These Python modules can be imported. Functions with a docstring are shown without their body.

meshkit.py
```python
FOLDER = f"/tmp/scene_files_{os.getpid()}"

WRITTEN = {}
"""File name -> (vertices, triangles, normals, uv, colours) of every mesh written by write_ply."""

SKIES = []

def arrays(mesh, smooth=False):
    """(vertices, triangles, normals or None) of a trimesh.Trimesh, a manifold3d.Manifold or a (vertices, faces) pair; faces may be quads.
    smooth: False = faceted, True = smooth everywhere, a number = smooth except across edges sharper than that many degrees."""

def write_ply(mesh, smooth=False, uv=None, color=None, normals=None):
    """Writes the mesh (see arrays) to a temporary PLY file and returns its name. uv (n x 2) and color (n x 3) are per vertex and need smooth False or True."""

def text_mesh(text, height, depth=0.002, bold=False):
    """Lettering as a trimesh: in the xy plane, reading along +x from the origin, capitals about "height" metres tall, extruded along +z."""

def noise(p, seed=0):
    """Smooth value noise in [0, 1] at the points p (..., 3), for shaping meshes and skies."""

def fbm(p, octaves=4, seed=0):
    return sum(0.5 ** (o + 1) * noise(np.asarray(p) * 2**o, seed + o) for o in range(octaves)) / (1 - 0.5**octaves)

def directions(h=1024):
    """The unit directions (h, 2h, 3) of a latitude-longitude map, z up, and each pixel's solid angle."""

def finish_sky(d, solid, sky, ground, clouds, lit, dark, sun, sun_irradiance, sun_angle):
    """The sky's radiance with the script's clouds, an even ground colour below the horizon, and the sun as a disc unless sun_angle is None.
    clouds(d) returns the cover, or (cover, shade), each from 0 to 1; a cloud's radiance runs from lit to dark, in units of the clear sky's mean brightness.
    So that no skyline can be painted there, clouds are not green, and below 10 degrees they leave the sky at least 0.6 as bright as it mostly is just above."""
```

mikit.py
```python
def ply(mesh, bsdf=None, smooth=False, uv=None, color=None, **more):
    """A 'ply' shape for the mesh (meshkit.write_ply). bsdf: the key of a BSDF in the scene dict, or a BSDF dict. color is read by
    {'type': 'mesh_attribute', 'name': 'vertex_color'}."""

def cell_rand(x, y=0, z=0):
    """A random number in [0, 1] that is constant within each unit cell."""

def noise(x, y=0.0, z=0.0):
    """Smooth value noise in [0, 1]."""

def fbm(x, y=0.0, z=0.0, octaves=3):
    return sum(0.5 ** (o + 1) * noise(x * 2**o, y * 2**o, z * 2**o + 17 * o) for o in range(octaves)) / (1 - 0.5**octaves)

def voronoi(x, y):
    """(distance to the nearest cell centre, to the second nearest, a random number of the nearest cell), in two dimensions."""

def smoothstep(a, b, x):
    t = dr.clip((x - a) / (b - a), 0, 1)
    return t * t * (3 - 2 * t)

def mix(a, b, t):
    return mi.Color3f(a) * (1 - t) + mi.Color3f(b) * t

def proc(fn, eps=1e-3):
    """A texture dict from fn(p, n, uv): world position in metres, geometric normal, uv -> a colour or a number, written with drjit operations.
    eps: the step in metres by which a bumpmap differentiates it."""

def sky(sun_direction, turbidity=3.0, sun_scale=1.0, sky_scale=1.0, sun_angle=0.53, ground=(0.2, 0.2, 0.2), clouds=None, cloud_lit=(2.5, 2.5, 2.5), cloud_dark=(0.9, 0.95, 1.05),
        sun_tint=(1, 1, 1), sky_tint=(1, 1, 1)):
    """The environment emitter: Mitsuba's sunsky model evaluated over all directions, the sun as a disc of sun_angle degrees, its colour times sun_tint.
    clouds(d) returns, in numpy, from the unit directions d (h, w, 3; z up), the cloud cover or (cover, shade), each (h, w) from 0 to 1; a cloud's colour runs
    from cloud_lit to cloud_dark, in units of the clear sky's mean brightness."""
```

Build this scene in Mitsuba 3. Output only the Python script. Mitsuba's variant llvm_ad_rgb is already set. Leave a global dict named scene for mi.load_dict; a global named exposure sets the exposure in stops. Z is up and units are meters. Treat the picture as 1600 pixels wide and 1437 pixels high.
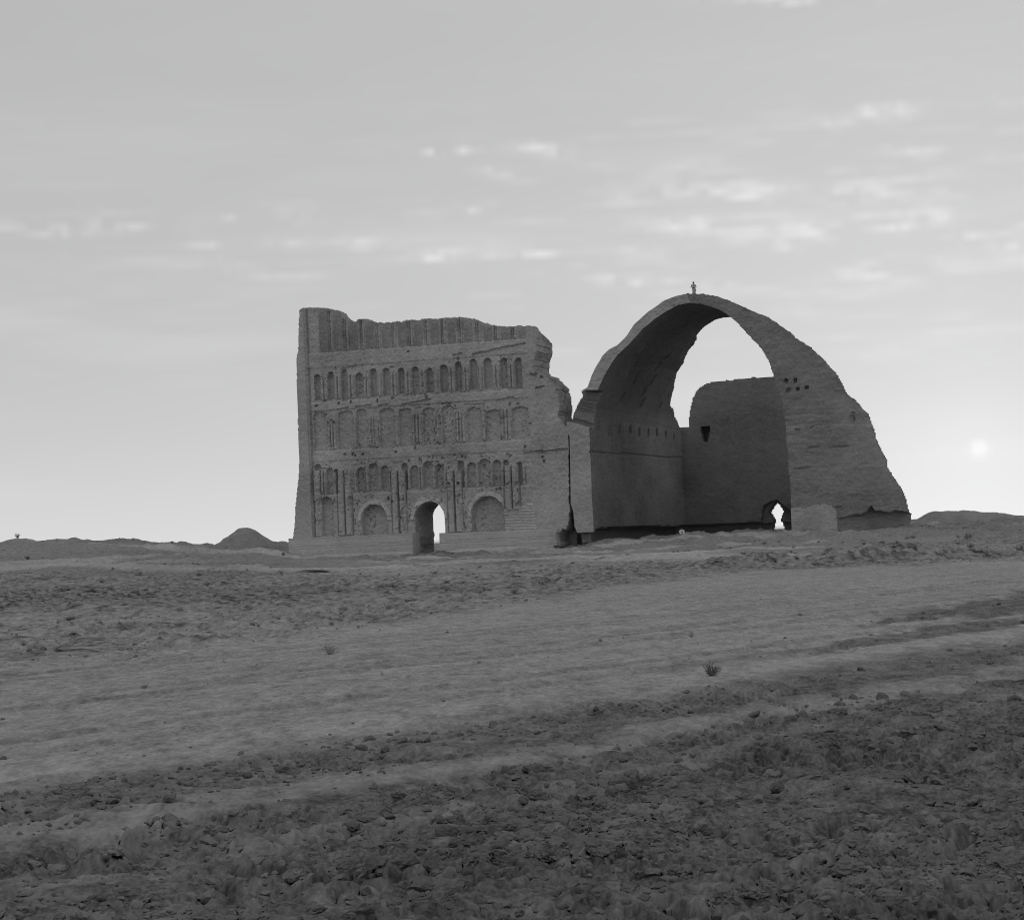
import math
import numpy as np
import drjit as dr
import mitsuba as mi
import trimesh
import manifold3d as m3
import shapely
from shapely.geometry import Polygon
from scipy.interpolate import RBFInterpolator
from scipy.ndimage import map_coordinates
from scipy.spatial import cKDTree
import mikit
import meshkit

T = mi.ScalarTransform4f
scene, labels = {}, {}

# ---------------------------------------------------------------- camera, sky, exposure
CAM = [74.146,-262.349,1.75]
SUN_DIR = [-0.09478,0.99498,0.03209]
FORWARD = [-0.30902,0.95106,0.0]
RIGHT = [0.95106,0.30902,0.0]
CLOUDS = [[-1.91,10.42,0.52,0.12], [-0.69,10.53,0.22,0.09], [1.13,10.43,0.95,0.14], [-0.02,9.86,0.43,0.12], [-0.91,8.93,0.35,0.1], [-5.34,8.99,0.61,0.23], [-7.4,8.85,0.35,0.14], [-10.29,8.75,0.61,0.23], [-12.29,8.68,1.04,0.17], [-8.11,8.19,0.43,0.09], [-7.71,7.71,0.43,0.1], [-3.65,8.09,0.78,0.19], [-5.63,8.25,0.61,0.17], [-1.76,7.72,0.87,0.14], [0.67,7.68,1.13,0.07], [9.07,10.7,0.52,0.19], [10.51,10.8,0.69,0.24], [11.06,9.83,0.82,0.12], [6.26,9.04,1.74,0.26], [9.67,8.8,0.95,0.3], [4.85,8.19,0.95,0.3], [8.1,7.92,0.87,0.23], [7.91,7.46,0.43,0.16], [10.47,7.91,0.52,0.19], [3.85,9.09,0.35,0.1], [11.48,7.95,1.13,0.12], [8.1,13.86,1.91,0.1], [13.46,10.9,0.12,0.12], [3.5,6.86,0.95,0.16], [6.33,6.5,1.13,0.09], [12.62,7.37,0.52,0.14], [13.6,7.14,0.52,0.17], [5.59,9.25,1.04,0.12], [-6.61,7.36,1.56,0.1], [10.25,6.61,1.39,0.17]]
F, R = np.array(FORWARD), np.array(RIGHT)
UP = np.array([0, 0, 1.0])
ROLL = math.atan(0.0416)
scene['camera'] = {'type': 'perspective', 'fov': 2 * math.degrees(math.atan(800 / 3300.0)), 'fov_axis': 'x', 'near_clip': 0.5, 'far_clip': 20000.0,
                   'principal_point_offset_x': 0.0, 'principal_point_offset_y': -0.0866,
                   'to_world': T().look_at(origin=CAM, target=(np.array(CAM) + F).tolist(), up=(UP * math.cos(ROLL) + R * math.sin(ROLL)).tolist())}
exposure = 5.65


def ss(a, b, x):
    t = np.clip((x - a) / (b - a), 0, 1)
    return t * t * (3 - 2 * t)


def sky_cover(d):
    """A high veil over the whole sky, paler towards the horizon and round the low sun, with small torn puffs and thin streaks low down."""
    az = np.degrees(np.arctan2(d @ R, d @ F))
    el = np.degrees(np.arcsin(np.clip(d[..., 2], -1, 1)))
    sun = np.array(SUN_DIR) / np.linalg.norm(SUN_DIR)
    gam = np.degrees(np.arccos(np.clip(d @ sun, -1, 1)))
    big = meshkit.fbm(np.stack([d[..., 0] * 3, d[..., 1] * 3, d[..., 2] * 14], -1), 4, 3) - 0.5
    val = 0.455 + 0.23 * np.exp(-el / 4.8) + 0.06 * big + 0.16 * np.exp(-gam / 7.0) + 0.09 * np.exp(-gam / 22.0)
    # thin horizontal veils
    ver = meshkit.fbm(np.stack([d[..., 0] * 9, d[..., 1] * 9, el * 1.1], -1), 4, 8)
    val = val + 0.035 * np.clip((ver - 0.52) * 5, 0, 1) * np.exp(-((el - 6) / 5.0) ** 2)
    sx, sy = az * 2.2, el * 5.5
    tex = meshkit.fbm(np.stack([sx, sy, 0 * el], -1), 5, 21)
    wx = (meshkit.fbm(np.stack([az * .9, el * 2, 0 * el + 5], -1), 3, 5) - .5) * 1.2
    wy = (meshkit.fbm(np.stack([az * .9, el * 2, 0 * el + 9], -1), 3, 6) - .5) * 0.35
    puff = np.zeros_like(val)
    for a, e, w, h in CLOUDS:
        near = (np.abs(az - a) < 5 * w + 1) & (np.abs(el - e) < 5 * h + 1)
        g = np.exp(-((az + wx * .6 - a) / (w * 1.0)) ** 2 - ((el + wy * .6 - e + .05 * (az - a)) / (h * .72 + .03)) ** 2)
        puff = np.maximum(puff, np.where(near, g, 0))
    tail = meshkit.fbm(np.stack([az * .55 + .8 * el, el * 5.0, 0 * el + 40], -1), 5, 31)
    elsewhere = np.clip((tail - 0.56) * 4, 0, 1) * np.exp(-((el - 8.0) / 3.0) ** 2) * (.35 + .65 * ss(-6, 8, az))
    puff = np.clip(puff * np.clip(3.6 * (tex - .36), 0, 1.3) * np.where(az < -9, 1.15, np.where(az < -2, .5, 1)) + .55 * elsewhere, 0, 1)
    val = val + 0.175 * puff
    # the sun itself, dimmed to a pale disc by the veil, its lower rim behind a thin bar of cloud
    disc = 1 - ss(0.16, 0.32, gam)
    val = val + 0.11 * disc * (1 - .6 * ss(.02, -.16, el - 1.84))
    return np.ones_like(val), np.clip((1.0 - val) / 0.62, 0, 1)


scene['sky'] = mikit.sky(SUN_DIR, turbidity=3, sun_scale=1e-9, sun_angle=0.53, sun_tint=(1, 1, 1), ground=(0.2, 0.2, 0.2), clouds=sky_cover,
                         cloud_lit=(1.0, 1.0, 1.0), cloud_dark=(0.38, 0.38, 0.38))

# ---------------------------------------------------------------- surveyed outlines, in metres (x along the palace front, z up)
FACADE_OUTLINE = [[-42.23,-0.22], [-42.07,3.24], [-41.8,4.96], [-41.5,7.54], [-41.21,9.69], [-40.85,11.4], [-40.76,13.56], [-40.69,17.01], [-40.63,20.46], [-40.57,23.92], [-40.46,27.37], [-40.18,28.39], [-39.92,32.08], [-39.74,33.88], [-39.17,34.06], [-37.77,34.0], [-36.37,33.94], [-35.0,33.53], [-34.09,33.04], [-33.83,32.59], [-33.12,32.03], [-32.39,31.67], [-31.73,32.01], [-30.17,31.99], [-29.28,31.41], [-27.27,31.27], [-24.08,31.38], [-20.47,31.37], [-16.71,31.19], [-14.69,30.62], [-13.21,29.93], [-9.88,29.52], [-7.61,29.45], [-6.92,29.23], [-6.6,28.46], [-6.58,26.96], [-6.61,26.3], [-7.09,25.16], [-7.24,23.76], [-6.83,23.23], [-5.89,22.92], [-5.39,22.31], [-4.81,21.69], [-4.48,21.17], [-4.27,19.99], [-4.25,18.66], [-4.3,17.5], [-2.82,15.68], [-2.99,11.63], [-3.16,5.83], [-3.39,2.52], [-3.62,-0.79]]
FLUTES = [[-37.14,-36.02,32.95,27.95], [-35.09,-33.98,32.81,27.94], [-32.73,-31.63,32.64,27.93], [-30.43,-29.33,32.47,27.92], [-28.19,-27.1,32.31,27.91], [-25.87,-24.78,32.14,27.9], [-23.51,-22.43,31.97,27.89], [-21.25,-20.18,31.81,27.88], [-18.88,-17.81,31.63,27.87], [-16.51,-15.45,31.46,27.86], [-13.85,-12.79,31.27,27.85], [-11.47,-10.41,31.1,27.84], [-9.1,-8.05,30.93,27.83]]
ARCHED = [[-38.2,-37.32,25.06,21.53], [-36.2,-35.36,25.25,21.56], [-34.2,-33.42,25.46,21.27], [-32.22,-31.12,24.81,21.57], [-30.09,-29.18,25.28,21.53], [-28.26,-27.35,25.25,21.68], [-26.07,-25.25,25.11,21.72], [-24.16,-23.17,25.15,21.6], [-22.09,-21.19,24.85,21.64], [-20.19,-19.12,25.14,21.52], [-18.03,-17.14,25.43,21.56], [-15.97,-15.0,25.63,21.69], [-14.07,-12.96,25.58,21.65], [-11.73,-10.85,25.52,21.51], [-9.71,-8.84,25.38,21.39]]
PANELS = [[-38.52,-36.75,19.85,14.78], [-34.98,-32.76,19.89,14.75], [-32.25,-30.82,20.01,14.8], [-28.99,-26.89,19.88,14.7], [-26.16,-24.53,19.73,14.81], [-22.81,-21.28,19.62,14.72], [-20.1,-18.41,19.71,14.66], [-16.66,-14.72,19.25,14.72], [-13.97,-12.11,18.84,14.74], [-10.46,-8.24,19.04,14.96]]
ARCADE = [[-38.62,-37.78,12.99,8.95], [-36.96,-36.03,12.39,8.87], [-32.6,-31.5,12.21,9.0], [-30.88,-29.46,12.67,9.09], [-29.06,-28.01,12.25,9.01], [-24.91,-23.83,12.08,9.07], [-23.09,-21.83,12.53,9.15], [-21.39,-20.22,12.11,8.9], [-16.91,-15.79,12.1,8.86], [-15.34,-13.71,12.46,8.86], [-13.36,-12.21,12.21,8.86], [-10.1,-9.32,11.8,8.88]]
HALFCOLS = [[-38.86,12.16,3.29], [-34.4,11.93,3.28], [-26.65,11.55,3.14], [-18.76,11.16,3.07], [-10.8,11.43,5.67]]
BLIND_ARCHES = [[-38.34,-36.15,8.46,3.22], [-32.06,-28.35,7.2,3.15], [-16.51,-11.91,7.58,3.05]]
DOORWAY = [[-24.51,-20.28,7.23,-0.93]]
PLINTH = [[-42.12,3.09], [-24.65,3.15], [-24.22,1.7], [-20.5,1.56], [-4.91,2.77]]
HOLES = [[-24.49,27.25], [-37.99,20.83], [-34.73,20.98], [-29.15,20.99], [-26.99,21.2], [-22.19,21.04], [-10.72,19.38], [-9.62,19.4], [-34.11,14.12], [-33.0,14.06], [-32.64,13.87], [-31.53,13.98], [-25.03,12.75], [-23.56,12.8], [-20.3,12.85], [-17.56,12.92], [-17.08,12.85], [-11.27,12.93], [-10.88,12.7], [-8.82,13.76], [-6.5,12.89], [-6.48,12.3], [-6.28,11.79], [-6.93,23.02], [-6.16,22.69], [-7.19,23.0], [-28.16,7.92], [-27.6,7.52], [-19.59,9.52], [-18.21,9.45], [-12.92,8.45], [-12.48,8.47], [-14.23,8.76], [-11.32,22.89], [-9.29,22.93], [-17.57,25.85], [-32.96,21.04], [-26.89,25.36], [-20.5,18.35], [-14.69,18.52], [-14.69,16.59], [-14.67,14.91], [-11.9,17.52], [-11.92,15.1], [-7.99,16.72], [-18.32,14.94], [-24.11,14.4], [-26.85,14.04], [-20.84,14.91], [-31.84,15.33], [-27.18,14.82], [-35.58,18.45], [-35.94,18.73], [-36.42,18.41], [-7.53,23.11]]
ARCH_INNER = [[-0.27,14.79], [0.09,17.25], [0.69,19.28], [1.39,20.68], [2.34,22.32], [3.1,23.51], [4.13,24.83], [5.59,25.97], [6.6,26.96], [7.59,27.9], [9.23,29.09], [10.85,30.05], [12.44,30.69], [14.01,30.81], [15.25,30.64], [16.48,30.25], [17.69,29.69], [18.59,29.1], [19.23,28.6], [20.37,27.38], [22.12,25.29], [22.87,24.47], [23.77,22.74], [24.24,21.12], [24.42,20.11], [25.18,17.97], [25.48,14.99], [25.65,11.37], [25.8,7.12], [25.77,3.98]]
ARCH_OUTER = [[0.03,20.92], [0.65,22.27], [1.18,23.33], [2.21,24.8], [3.04,25.52], [4.18,26.06], [5.34,27.06], [6.51,28.61], [8.47,30.07], [10.58,31.29], [12.49,31.83], [13.58,32.01], [14.49,31.94], [15.9,31.8], [17.45,31.32], [19.27,30.49], [20.75,29.78], [22.27,28.99], [23.68,28.28], [24.93,27.34], [27.0,25.61], [28.86,24.21], [30.69,22.29], [32.08,20.52], [33.26,18.12], [34.47,17.11], [35.67,15.68], [36.03,14.39], [36.78,12.26], [37.8,9.49], [38.66,7.37], [39.54,6.06], [40.0,4.57], [40.43,2.99], [40.24,2.16], [40.11,-0.04]]
STUB_OUTER = [[-3.12,15.7], [-2.88,17.11], [-2.38,18.75], [-1.65,19.46], [-1.36,20.11], [-1.55,20.71], [-1.06,21.14]]
BACK_TOP = [[-0.0,17.7], [1.29,17.67], [1.49,19.85], [1.93,21.87], [2.4,22.71], [3.04,23.55], [4.35,24.14], [5.64,24.35], [8.8,24.45], [11.74,24.55], [15.14,24.48]]
BACK_DOOR = [[12.85,1.06], [13.24,2.44], [13.28,3.3], [12.73,4.19], [13.26,5.13], [13.97,5.77], [14.43,5.22], [15.04,4.28], [14.54,3.15], [14.78,2.08], [15.13,1.11]]
BACK_RECESS = [[11.73,1.15], [11.86,4.32], [12.29,5.27], [13.19,5.8], [14.27,6.04], [15.01,5.15], [16.7,4.11], [16.57,0.96]]
BACK_WINDOW = [[2.98,17.63], [4.47,17.54], [4.07,15.33], [3.38,15.37]]
SLOTS = [[4.75,16.12], [9.75,15.71], [15.06,16.08], [20.53,16.28], [25.42,16.1], [30.89,16.2], [35.8,16.37], [41.21,16.28], [46.37,16.07], [8.09,20.02], [13.07,20.24], [23.59,20.06], [34.03,20.05]]
PIER_HOLES = [[25.77,20.22], [26.86,20.19], [26.0,19.05], [27.13,19.06], [28.26,19.19], [27.0,13.94], [28.54,14.25], [28.94,14.15], [30.7,14.13], [33.7,15.31], [33.6,14.92], [31.72,4.12]]
BUTTRESS = [[25.07,0.72], [25.16,3.85], [25.86,4.14], [27.64,4.22], [28.93,4.4], [30.77,4.4], [31.55,3.81], [31.65,0.46]]
UNDERCUT = [[31.73,2.52], [33.26,2.78], [35.26,3.33], [35.68,3.86], [36.13,3.29], [38.41,3.19], [40.43,3.02]]
TERRAIN = [[235.0,-64.1,2.78], [240.0,-58.18,3.01], [245.0,-57.14,3.68], [245.0,-53.42,3.6], [245.0,-49.71,3.52], [250.0,-45.44,3.11], [250.0,-40.9,2.92], [260.0,-37.43,2.44], [120.0,-29.16,0.71], [150.0,-31.89,0.8], [175.0,-31.87,1.11], [190.0,-28.83,1.28], [240.0,-29.12,1.58], [88.0,-21.42,0.19], [105.0,-17.58,0.19], [150.0,-15.98,0.28], [165.0,-12.08,0.15], [330.0,80.06,1.52], [330.0,70.05,1.54], [230.0,55.73,-0.01], [230.0,48.77,0.21], [240.0,45.09,0.68], [150.0,36.32,-0.08], [130.0,27.52,-0.14], [104.0,18.84,-0.2], [101.0,13.71,-0.11], [84.0,7.56,-0.14], [95.0,21.53,-0.15], [281.6,-30.63,0.15], [278.5,-21.12,0.05], [277.0,-13.2,0], [273.3,-4.95,0.05], [271.1,1.71,0.1], [271.4,7.08,0.35], [267.7,9.01,0.5], [264.9,14.41,0.95], [262.1,19.8,1.32], [259.9,26.46,1.28], [259.0,32.48,1.25], [258.4,40.7,1.3], [258.2,47.98,1.3], [289.9,21.49,1.0], [286.8,31.0,1.1], [308.4,45.38,1.1], [310.2,-8.71,0.2], [298.1,60.96,0.8], [245.6,12.34,0.6], [251.7,-6.68,0], [257.9,-25.7,0], [239.4,31.36,0.7], [281.5,-7.54,0.0], [4,-30,0.0], [4,-12,0.0], [4,0,0.0], [4,12,0.0], [4,30,0.0], [10,-30,0.0], [10,-12,0.0], [10,0,0.0], [10,12,0.0], [10,30,0.0], [20,-30,0.0], [20,-12,0.0], [20,0,0.0], [20,12,0.0], [20,30,0.0], [35,-30,0.0], [35,-12,0.0], [35,0,0.0], [35,12,0.0], [35,30,0.0], [55,-30,0.0], [55,-12,0.0], [55,0,0.0], [55,12,0.0], [55,30,0.0], [75,-30,0.0], [75,-12,0.0], [75,0,0.0], [75,12,0.0], [75,30,0.0], [100,0,0.0], [100,-12,0.0], [130,5,0.0], [160,0,0.0], [200,0,0.0], [230,-20,0.0], [120,-5,0.0], [90,-15,0.0], [380,-200,0.2], [380,-80,0.2], [380,0,0.2], [380,80,0.2], [380,200,0.2], [450,-200,0.2], [450,-80,0.2], [450,0,0.2], [450,80,0.2], [450,200,0.2], [600,-200,0.2], [600,-80,0.2], [600,0,0.2], [600,80,0.2], [600,200,0.2]]
CONE = [[330.0,-47.52,2.33], [330.0,-45.47,3.44], [330.0,-43.92,4.48], [330.0,-42.49,5.27], [330.0,-41.09,5.36], [330.0,-40.1,5.02], [330.0,-38.93,4.17], [330.0,-37.47,3.31], [330.0,-35.98,3.05], [330.0,-34.99,2.71], [330.0,-32.01,2.08]]
EASTHILL = [[345.0,62.76,1.34], [345.0,65.11,2.39], [345.0,66.47,2.33], [345.0,67.64,2.91], [345.0,68.82,3.44], [345.0,71.22,3.39], [345.0,75.4,3.27], [345.0,79.05,2.91], [345.0,81.64,2.33], [345.0,83.72,2.14], [345.0,87.89,1.76], [345.0,94.14,1.08], [345.0,104.58,0.33]]
BUSH_PX = [[25.58,2.35,0.23,0.16], [34.38,-3.04,0.29,0.16], [131.75,-23.25,0.56,0.32], [112.5,-21.91,0.41,0.24], [126.48,-18.79,0.54,0.23], [72.76,-7.8,0.31,0.15], [64.58,-13.49,0.2,0.1], [61.11,-13.18,0.22,0.13], [44.36,-10.32,0.19,0.11], [39.76,-8.66,0.17,0.1], [28.05,-4.96,0.12,0.05], [28.11,-1.8,0.07,0.06], [24.66,-1.98,0.12,0.04], [104.59,-6.73,0.32,0.16], [74.17,-4.44,0.22,0.13], [64.01,-1.33,0.31,0.16], [125.86,-4.73,0.53,0.19], [85.16,1.09,0.36,0.13], [35.09,1.4,0.11,0.06], [35.63,1.81,0.06,0.04], [35.11,2.91,0.15,0.09], [41.97,5.66,0.15,0.09], [128.38,-14.09,0.39,0.23], [129.62,-29.75,0.55,0.31]]
RIDGE_BUSH = [[246.0,-57.52,0.67,0.52], [250.0,-46.42,0.3,0.23], [250.0,-41.43,0.38,0.23], [250.0,-40.21,0.38,0.23], [250.0,-39.23,0.38,0.23], [200.0,-44.51,0.48,0.3], [190.0,-43.62,0.58,0.29], [230.0,-24.94,0.56,0.35]]

# ---------------------------------------------------------------- helpers


def put(key, mesh, bsdf, smooth=False, **more):
    if key in scene:
        n = 1
        while f'{key}_{n:03d}' in scene:
            n += 1
        key = f'{key}_{n:03d}'
    scene[key] = mikit.ply(mesh, bsdf, smooth=smooth, **more)
    return key


def label(key, text=None, category=None, group=None, kind=None):
    labels[key] = {k: v for k, v in dict(label=text, category=category, group=group, kind=kind).items() if v}


def plin(x, xs, ys, clip=np.clip):
    y = ys[0] + 0 * x
    for a, b, c, d in zip(xs, xs[1:], ys, ys[1:]):
        y = y + (d - c) * clip((x - a) / (b - a), 0, 1)
    return y


def nz(a, b=0.0, c=0.0, seed=0, octaves=1):
    p = np.stack(np.broadcast_arrays(a, b, c), -1).astype(float)
    return (meshkit.noise(p, seed) if octaves == 1 else meshkit.fbm(p, octaves, seed)) - 0.5


def compact(v, f):
    used, inv = np.unique(f, return_inverse=True)
    return v[used], inv.reshape(f.shape)


def grid_solid(front, back, keep, ids=None, side_ids=None, nseg=4, rough=0.1, bump=None):
    """A closed solid from two grids of points and the mask of cells that are there; {id: (vertices, quads)}, the back and the cut edges under id 0."""
    nr, nc = front.shape[:2]
    ids = np.zeros(keep.shape, int) if ids is None else ids
    fv, bv = front.reshape(-1, 3), back.reshape(-1, 3)
    idx = np.arange(nr * nc).reshape(nr, nc)
    quad = np.stack([idx[:-1, :-1], idx[:-1, 1:], idx[1:, 1:], idx[1:, :-1]], -1)
    out = {}
    for k in np.unique(ids[keep]):
        out[int(k)] = [compact(fv, quad[keep & (ids == k)])]
    out.setdefault(0, []).append(compact(bv, quad[keep][:, ::-1]))
    pad = np.pad(keep, 1)
    edges, eid = [], []
    sid = np.zeros(keep.shape, int) if side_ids is None else side_ids
    for dr_, dc, a, b in ((-1, 0, (0, 0), (0, 1)), (1, 0, (1, 1), (1, 0)), (0, -1, (1, 0), (0, 0)), (0, 1, (0, 1), (1, 1))):
        other = pad[1 + dr_:1 + dr_ + keep.shape[0], 1 + dc:1 + dc + keep.shape[1]]
        i, j = np.nonzero(keep & ~other)
        edges.append(np.stack([idx[i + a[0], j + a[1]], idx[i + b[0], j + b[1]]], 1))
        eid.append(sid[i, j])
    e, eid = np.vstack(edges), np.concatenate(eid)
    w = np.linspace(0, 1, nseg + 1)
    for k in np.unique(eid):
        ek = e[eid == k]
        used, inv = np.unique(ek, return_inverse=True)
        inv = inv.reshape(ek.shape)
        p = fv[used][None] * (1 - w[:, None, None]) + bv[used][None] * w[:, None, None]
        env = np.sin(np.pi * np.clip(w * 1.0, 0, 1))[:, None, None] ** .5
        off = np.stack([meshkit.fbm(p * 1.1 + 11 * q, 3, 50 + q) - .5 for q in range(3)], -1)
        p = p + off * rough * 2 * env
        if bump is not None:
            p = p + bump(p, w[:, None]) * env
        m = len(used)
        qs = [np.stack([s * m + inv[:, 1], s * m + inv[:, 0], (s + 1) * m + inv[:, 0], (s + 1) * m + inv[:, 1]], 1) for s in range(nseg)]
        out.setdefault(int(k), []).append((p.reshape(-1, 3), np.vstack(qs)))
    done = {}
    for k, parts in out.items():
        vs, fs, n = [], [], 0
        for v, f in parts:
            vs.append(v), fs.append(f + n)
            n += len(v)
        done[k] = (np.vstack(vs), np.vstack(fs))
    return done


def inside(poly, x, z):
    return shapely.contains_xy(Polygon(poly).buffer(0), x, z)


# ---------------------------------------------------------------- materials


def grey(v):
    return mi.Color3f(v)


def brick_fn(base, course, k=1.0):
    def fn(p, n, uv):
        big = mikit.fbm(p.x * .16 + 3, p.y * .16, p.z * .22, 3)
        streak = mikit.noise(p.x * .5, p.y * .5, p.z * course)
        fine = mikit.fbm(p.x * 2.2, p.y * 2.2, p.z * 3.4, 3)
        grain = mikit.noise(p.x * 6.5, p.y * 6.5, p.z * 8)
        run = mikit.fbm(p.x * .9 + 7, p.y * .9, p.z * .07, 2)
        v = base * (1 + k * (.55 * (big - .5) + .16 * (streak - .5) + .38 * (fine - .5) + .42 * (grain - .5) + .14 * (mikit.noise(p.x * 3.1, p.y * 3.1, p.z * 12) - .5) + .20 * (run - .5)))
        return grey(dr.clip(v, 0.04, .6))
    return fn


def brick_bump(p, n, uv):
    return mikit.fbm(p.x * 3, p.y * 3, p.z * 8, 2)


def rough_surface(name, colour, relief=None, height=0.05, eps=0.02):
    inner = {'type': 'diffuse', 'reflectance': mikit.proc(colour)}
    if relief is not None:
        inner = {'type': 'bumpmap', 'arbitrary': mikit.proc(relief, eps=eps), 'scale': height, 'bsdf': inner}
    scene[name] = {'type': 'twosided', 'bsdf': inner}


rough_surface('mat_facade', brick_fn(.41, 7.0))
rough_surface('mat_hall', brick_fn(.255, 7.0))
rough_surface('mat_vault', brick_fn(.225, 7.0))  # darker copy of mat_hall: shade of the dim interior put into the colour
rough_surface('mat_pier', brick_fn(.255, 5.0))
rough_surface('mat_moulding', brick_fn(.56, 9.0))
rough_surface('mat_plinth', brick_fn(.50, 9.0, .6))

TRACK_R, TRACK_S = [-14, -8.6, -6.1, -4.1, -1.8, 2, 5.3, 11.9, 16.9, 22.4, 40], [28, 35, 39.5, 44.6, 54, 66, 82, 97, 95, 93, 100]
TA_S, TA_Q = [30, 36, 43, 53, 75], [-21.3, -22.4, -25.4, -28.5, -34]


def soil_mask(s, r, w, step, clip=np.clip):
    """How much of the ground at (s forward, r right) is broken, ploughed soil rather than trodden track: three strips that fan out to the right, and the near field."""
    q = r - .78 * s + w
    top = plin(s, TA_S, TA_Q, clip)
    a = step(-.25, .6, q - top) * (1 - step(-22.3, -21.5, q)) * step(3., 7.5, r) * .8
    b = step(-20.7, -20.0, q) * (1 - step(-19.1, -18.5, q)) * step(1.5, 6., r) * .85
    gap = step(-14.6, -13.7, q) * (1 - step(-13.4, -12.6, q)) * .55 + step(-12.0, -11.6, q) * (1 - step(-11.4, -10.9, q)) * .25
    c = step(-17.8, -15.6, q) * (1 - gap) * (.84 + .16 * step(-14., -12., q))
    return clip(a + b + c, 0, 1)


def field_mask(s, r, w, step, clip=np.clip):
    """The rough open ground beyond the track."""
    return step(-7., 8., s - plin(r, TRACK_R, TRACK_S, clip) + w * 5)


RUTS = [-18.9, -20.3, -24.6, -26.0, -30.5, -31.9]


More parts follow.
